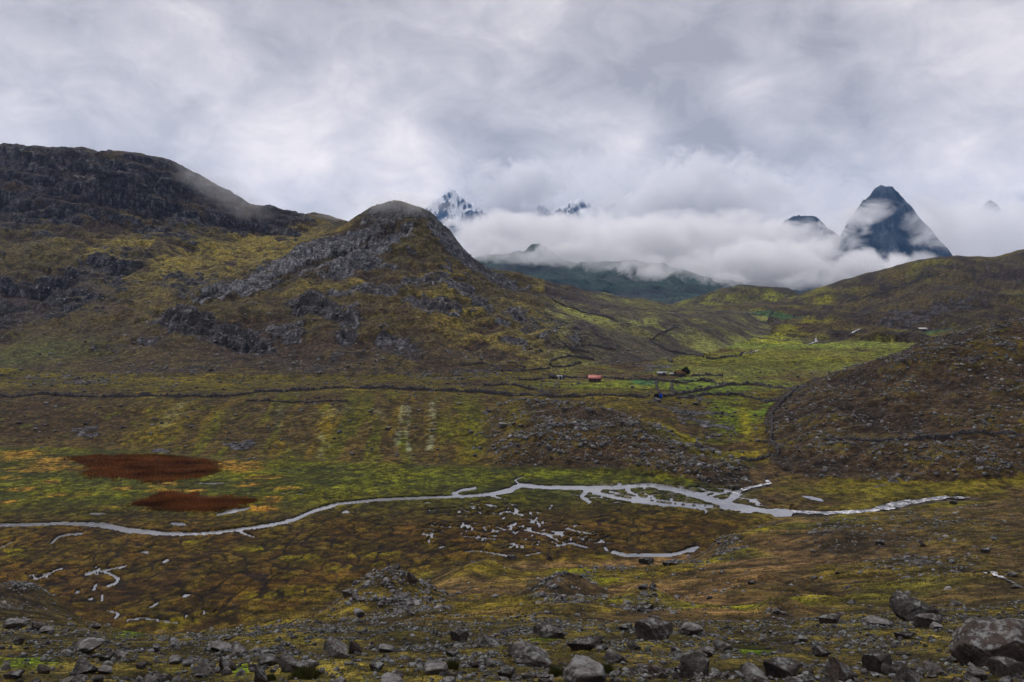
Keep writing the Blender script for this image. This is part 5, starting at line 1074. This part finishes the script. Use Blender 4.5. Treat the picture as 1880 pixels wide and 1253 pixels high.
def blade_mat():
    m, nt, b = mat('grass_blade'); b.inputs['Roughness'].default_value = .8; t = N(nt, 'ShaderNodeAttribute', attribute_name='tint'); L(nt, t.outputs['Color'], b.inputs['Base Color']); return m
MB_ = blade_mat()
BED1 = [(118,842),(165,838),(250,837),(345,840),(395,852),(408,866),(372,878),(300,887),(205,880),(155,875),(165,862),(145,851)]
BED2 = [(240,929),(285,914),(308,905),(345,911),(375,921),(420,917),(468,920),(440,933),(395,941),(330,941),(300,933)]
for bi, (poly, lbl, n) in enumerate(((BED1, 'large dark rust-red reed bed at the far left of the bog', 15000), (BED2, 'smaller dark rust-red reed bed near the river', 9000))):
    pw = [wpt(x, y, FL) for x, y in poly]; px_ = np.array([p[0] for p in pw]); py_ = np.array([p[1] for p in pw]); rr = np.random.default_rng(40 + bi)
    X = rr.uniform(px_.min() - 2, px_.max() + 2, n * 3); Y = rr.uniform(py_.min() - 2, py_.max() + 2, n * 3); wb = fbm(X, Y, 5, 3, 471)
    k = in_poly(X + wb * 1.6 + rr.normal(0, .8, n * 3), Y + wb * 2.0 + rr.normal(0, 1.3, n * 3), list(zip(px_, py_))); X, Y = X[k], Y[k]; k = fbm(X, Y, 3.5, 3, 478) + rr.normal(0, .3, len(X)) > -.75; X, Y = X[k][:n], Y[k][:n]
    hh = np.clip(.62 + .35 * fbm(X, Y, 6, 3, 475), .25, 1.1)
    blades('reed_bed', X, Y, hh, .05, .16, [(.22, .066, .020), (.15, .042, .013), (.26, .10, .028), (.09, .028, .011), (.20, .11, .03)], lbl, 'reeds', 50 + bi, MB_, patch=.7)
rr = np.random.default_rng(91)
X, Y, s_ = pick(near * dry * (YY < 46) * (.4 + clus), 16000, .05, .1, 3, 92)
blades('grass', X, Y, rr.uniform(.035, .11, len(X)), .012, .45, [(.105, .085, .018), (.13, .10, .02), (.06, .055, .015), (.085, .09, .016), (.10, .065, .02)], 'short yellow-green turf between the foreground stones', 'grass', 93, MB_, per=4)
X, Y, s_ = pick(((YY > 44) & (YY < 150)) * fore * dry * (.35 + clus), 15000, .05, .1, 3, 94)
blades('tussock_grass', X, Y, rr.uniform(.07, .26, len(X)), .035, .5, [(.085, .066, .02), (.12, .085, .026), (.05, .046, .016), (.07, .075, .016), (.09, .055, .022)], 'rough straw-brown tussock grass on the near slope', 'grass', 95, MB_, per=4)
X, Y, s_ = pick(((YY > 110) & (YY < 280)) * bog * (1 - wet) * (.35 + clus) * (1 - crack), 16000, .05, .1, 3, 96)
blades('sedge', X, Y, rr.uniform(.08, .3, len(X)), .07, .4, [(.075, .062, .016), (.095, .085, .018), (.05, .038, .014), (.065, .07, .014), (.11, .07, .02)], 'low olive and brown sedge covering the bog', 'grass', 97, MB_, per=3)
def tussock(x, y, w, h, label, c):
    g = ground_at(x, y, 15); W = w / F * g[1]; Hh = h / F * g[1]; root = empty('grass_tussock', tuple(g)); tag(root, label, 'grass')
    rr = np.random.default_rng(int(x)); n = 260; a = rr.uniform(0, 6.28, n); q = np.sqrt(rr.random(n)) * W / 2
    o = blades('blades', np.cos(a) * q, np.sin(a) * q, np.full(n, Hh) * (1 - .5 * (q / (W / 2)) ** 2), .013, .3, c, None, None, int(x) + 1, MB_, per=3, parent=root, base=0)
GR = [(.06, .07, .016), (.085, .08, .02), (.04, .045, .014)]
tussock(560, 1247, 50, 26, 'round olive tussock at the bottom edge left of centre', GR); tussock(830, 1228, 20, 18, 'thin green tussock beside the long pale slab', GR); tussock(1020, 1243, 22, 22, 'upright dark green tussock left of the pale speckled boulder', GR); tussock(1113, 1237, 24, 22, 'green tussock growing at the right foot of the pale speckled boulder', GR); tussock(495, 1250, 16, 12, 'small green tussock at the bottom edge left of the round one', GR)

# ------------------------------------------------------------------ low cloud
def cloud_mat(dens, wl, bias, contrast, seed):
    m = bpy.data.materials.new('cloud'); m.use_nodes = True; nt = m.node_tree; nt.nodes.clear()
    out = N(nt, 'ShaderNodeOutputMaterial'); vol = N(nt, 'ShaderNodeVolumeScatter'); vol.inputs['Color'].default_value = (1, 1, 1, 1); vol.inputs['Anisotropy'].default_value = 0.0
    L(nt, vol.outputs[0], out.inputs['Volume'])
    tc = N(nt, 'ShaderNodeTexCoord'); geo = N(nt, 'ShaderNodeNewGeometry'); ln = N(nt, 'ShaderNodeVectorMath', operation='LENGTH'); L(nt, tc.outputs['Object'], ln.inputs[0])
    mp = N(nt, 'ShaderNodeMapping'); mp.inputs['Location'].default_value = (seed * 3.7, seed * 1.9, seed * 2.3); mp.inputs['Scale'].default_value = (1 / wl, .6 / wl, 1.25 / wl); L(nt, geo.outputs['Position'], mp.inputs[0])
    n = N(nt, 'ShaderNodeTexNoise', i_Scale=1.0, i_Detail=6.0, i_Roughness=.64, i_Distortion=.7); L(nt, mp.outputs[0], n.inputs['Vector'])
    r2 = M(nt, 'MULTIPLY', ln.outputs['Value'], ln.outputs['Value'])
    k = M(nt, 'ADD', M(nt, 'SUBTRACT', 1.0, r2), M(nt, 'MULTIPLY', M(nt, 'SUBTRACT', n.outputs['Fac'], .5), contrast))
    k = SS(nt, M(nt, 'SUBTRACT', k, bias), 0, .95, 0, dens * 1.35)
    L(nt, k, vol.inputs['Density'])
    m.cycles.volume_step_rate = .45
    return m
def cloud(x, y, Y, w, h, label, dens=.012, depth=None, tilt=0, wl=None, bias=.2, contrast=3.0):
    W = w / F * Y / 2 * 1.15; Hh = h / F * Y / 2 * 1.25
    v, f = ICO[3]; o = mesh_obj('cloud', v * 1.03, f, cloud_mat(dens, wl or (46 / F * Y), bias, contrast, random.uniform(0, 50)))
    o.scale = (W, depth or W * .5, Hh); o.location = ((x - CX) / F * Y, Y, zof(y, Y)); o.rotation_euler = (0, math.radians(tilt), 0)
    return tag(o, label, 'cloud', kind='stuff')
cloud(1150, 446, 6200, 800, 100, 'long white cloud bank hiding the lower snow mountain', .014, 500, 0)
cloud(955, 345, 7500, 190, 110, 'grey cloud wrapped around the right side of the snow peak', .008, 300, bias=.2)
cloud(1170, 392, 7300, 220, 70, 'pale cloud half hiding the second snow summit', .006, 300, bias=.2)
cloud(1260, 450, 3900, 560, 110, 'thick white cloud lying in the valley head', .018, 300)
cloud(960, 425, 4000, 330, 70, 'cloud strip behind the blue-green hills', .016, 220)
cloud(1110, 476, 2900, 420, 50, 'thin torn mist over the far green valley', .012, 130, 5, bias=.3, contrast=3.4)
cloud(1240, 488, 2950, 260, 40, 'torn mist lying over the right end of the far green valley', .010, 110, 3, bias=.25, contrast=3.4)
cloud(930, 470, 3050, 260, 30, 'low mist at the foot of the blue-green hills', .008, 110, 4, bias=.3, contrast=3.4)
cloud(1400, 490, 3500, 330, 100, 'cloud bank left of the pointed peak foot', .02, 240)
cloud(1600, 495, 3400, 170, 70, 'puff of cloud in front of the pointed peak foot', .024, 110)
cloud(1180, 385, 9000, 760, 190, 'faint veil of cloud rising from the bank into the overcast', .0016, 500, bias=.05)
cloud(1640, 400, 7900, 520, 170, 'faint pale veil behind the pointed peak', .0016, 400, bias=.05)
cloud(1478, 470, 3700, 150, 70, 'cloud flowing across the left flank of the pointed peak', .02, 130, -25)
cloud(1575, 394, 3750, 150, 46, 'thin veil slanting over the upper pointed peak', .011, 100, -18)
cloud(1705, 410, 3800, 130, 110, 'thin veil on the right flank of the pointed peak', .011, 100, 40, bias=.3)
cloud(1690, 480, 3450, 90, 40, 'little puff low on the right flank of the pointed peak', .016, 60)
for (x, y, Y, w, h, d, t, lbl) in ((905, 452, 2950, 130, 40, .012, 8, 'shred of mist over the left end of the blue-green hills'), (1050, 462, 2850, 150, 46, .014, -6, 'shred of mist above the middle of the far valley'), (1180, 500, 2750, 130, 30, .012, 10, 'low shred of mist on the far green slope'),
        (1320, 512, 2800, 120, 30, .014, 0, 'low shred of mist behind the knoll'), (1480, 518, 3300, 160, 34, .014, -6, 'low mist between the knoll and the background ridge'), (1560, 430, 3600, 90, 60, .010, -50, 'curl of mist climbing the left edge of the pointed peak'), (1000, 440, 2900, 90, 34, .010, 14, 'small curl of mist on the far hill crest')):
    cloud(x, y, Y, w, h, lbl, d, None, t, bias=.15, contrast=4.2, wl=26 / F * Y)
cloud(1815, 440, 5200, 380, 150, 'pale cloud filling the gap right of the pointed peak', .012, 350)
cloud(1290, 385, 6600, 380, 190, 'pale high cloud between the snow range and pointed peak', .009, 450, bias=.15)
cloud(1770, 400, 6000, 240, 50, 'thin cloud veiling the distant crag', .004, 250)
cloud(735, 378, 735, 230, 40, 'wisp of mist over the top of the domed hill', .008, 34, bias=.1, wl=22)
cloud(410, 352, 1020, 230, 64, 'wisp of mist drifting over the shoulder of the dark mountain', .0045, 60, 30, bias=.15, wl=34)
cloud(600, 400, 1080, 90, 26, 'small mist wisp in the saddle behind the domed hill', .008, 30, bias=.35, wl=30)

# ------------------------------------------------------------------ air
def haze():
    v = []; f = []; box(v, f, -9000, 9000, -60, 9900, -75, 1500)
    m = bpy.data.materials.new('haze'); m.use_nodes = True; nt = m.node_tree; nt.nodes.clear()
    out = N(nt, 'ShaderNodeOutputMaterial'); vol = N(nt, 'ShaderNodeVolumePrincipled'); vol.inputs['Color'].default_value = (.24, .50, 1.0, 1); vol.inputs['Density'].default_value = 3.3e-5
    L(nt, vol.outputs[0], out.inputs['Volume']); o = mesh_obj('haze', v, f, m); o['kind'] = 'stuff'; o['label'] = 'thin blue valley haze'
HAZE = True
if HAZE: haze()
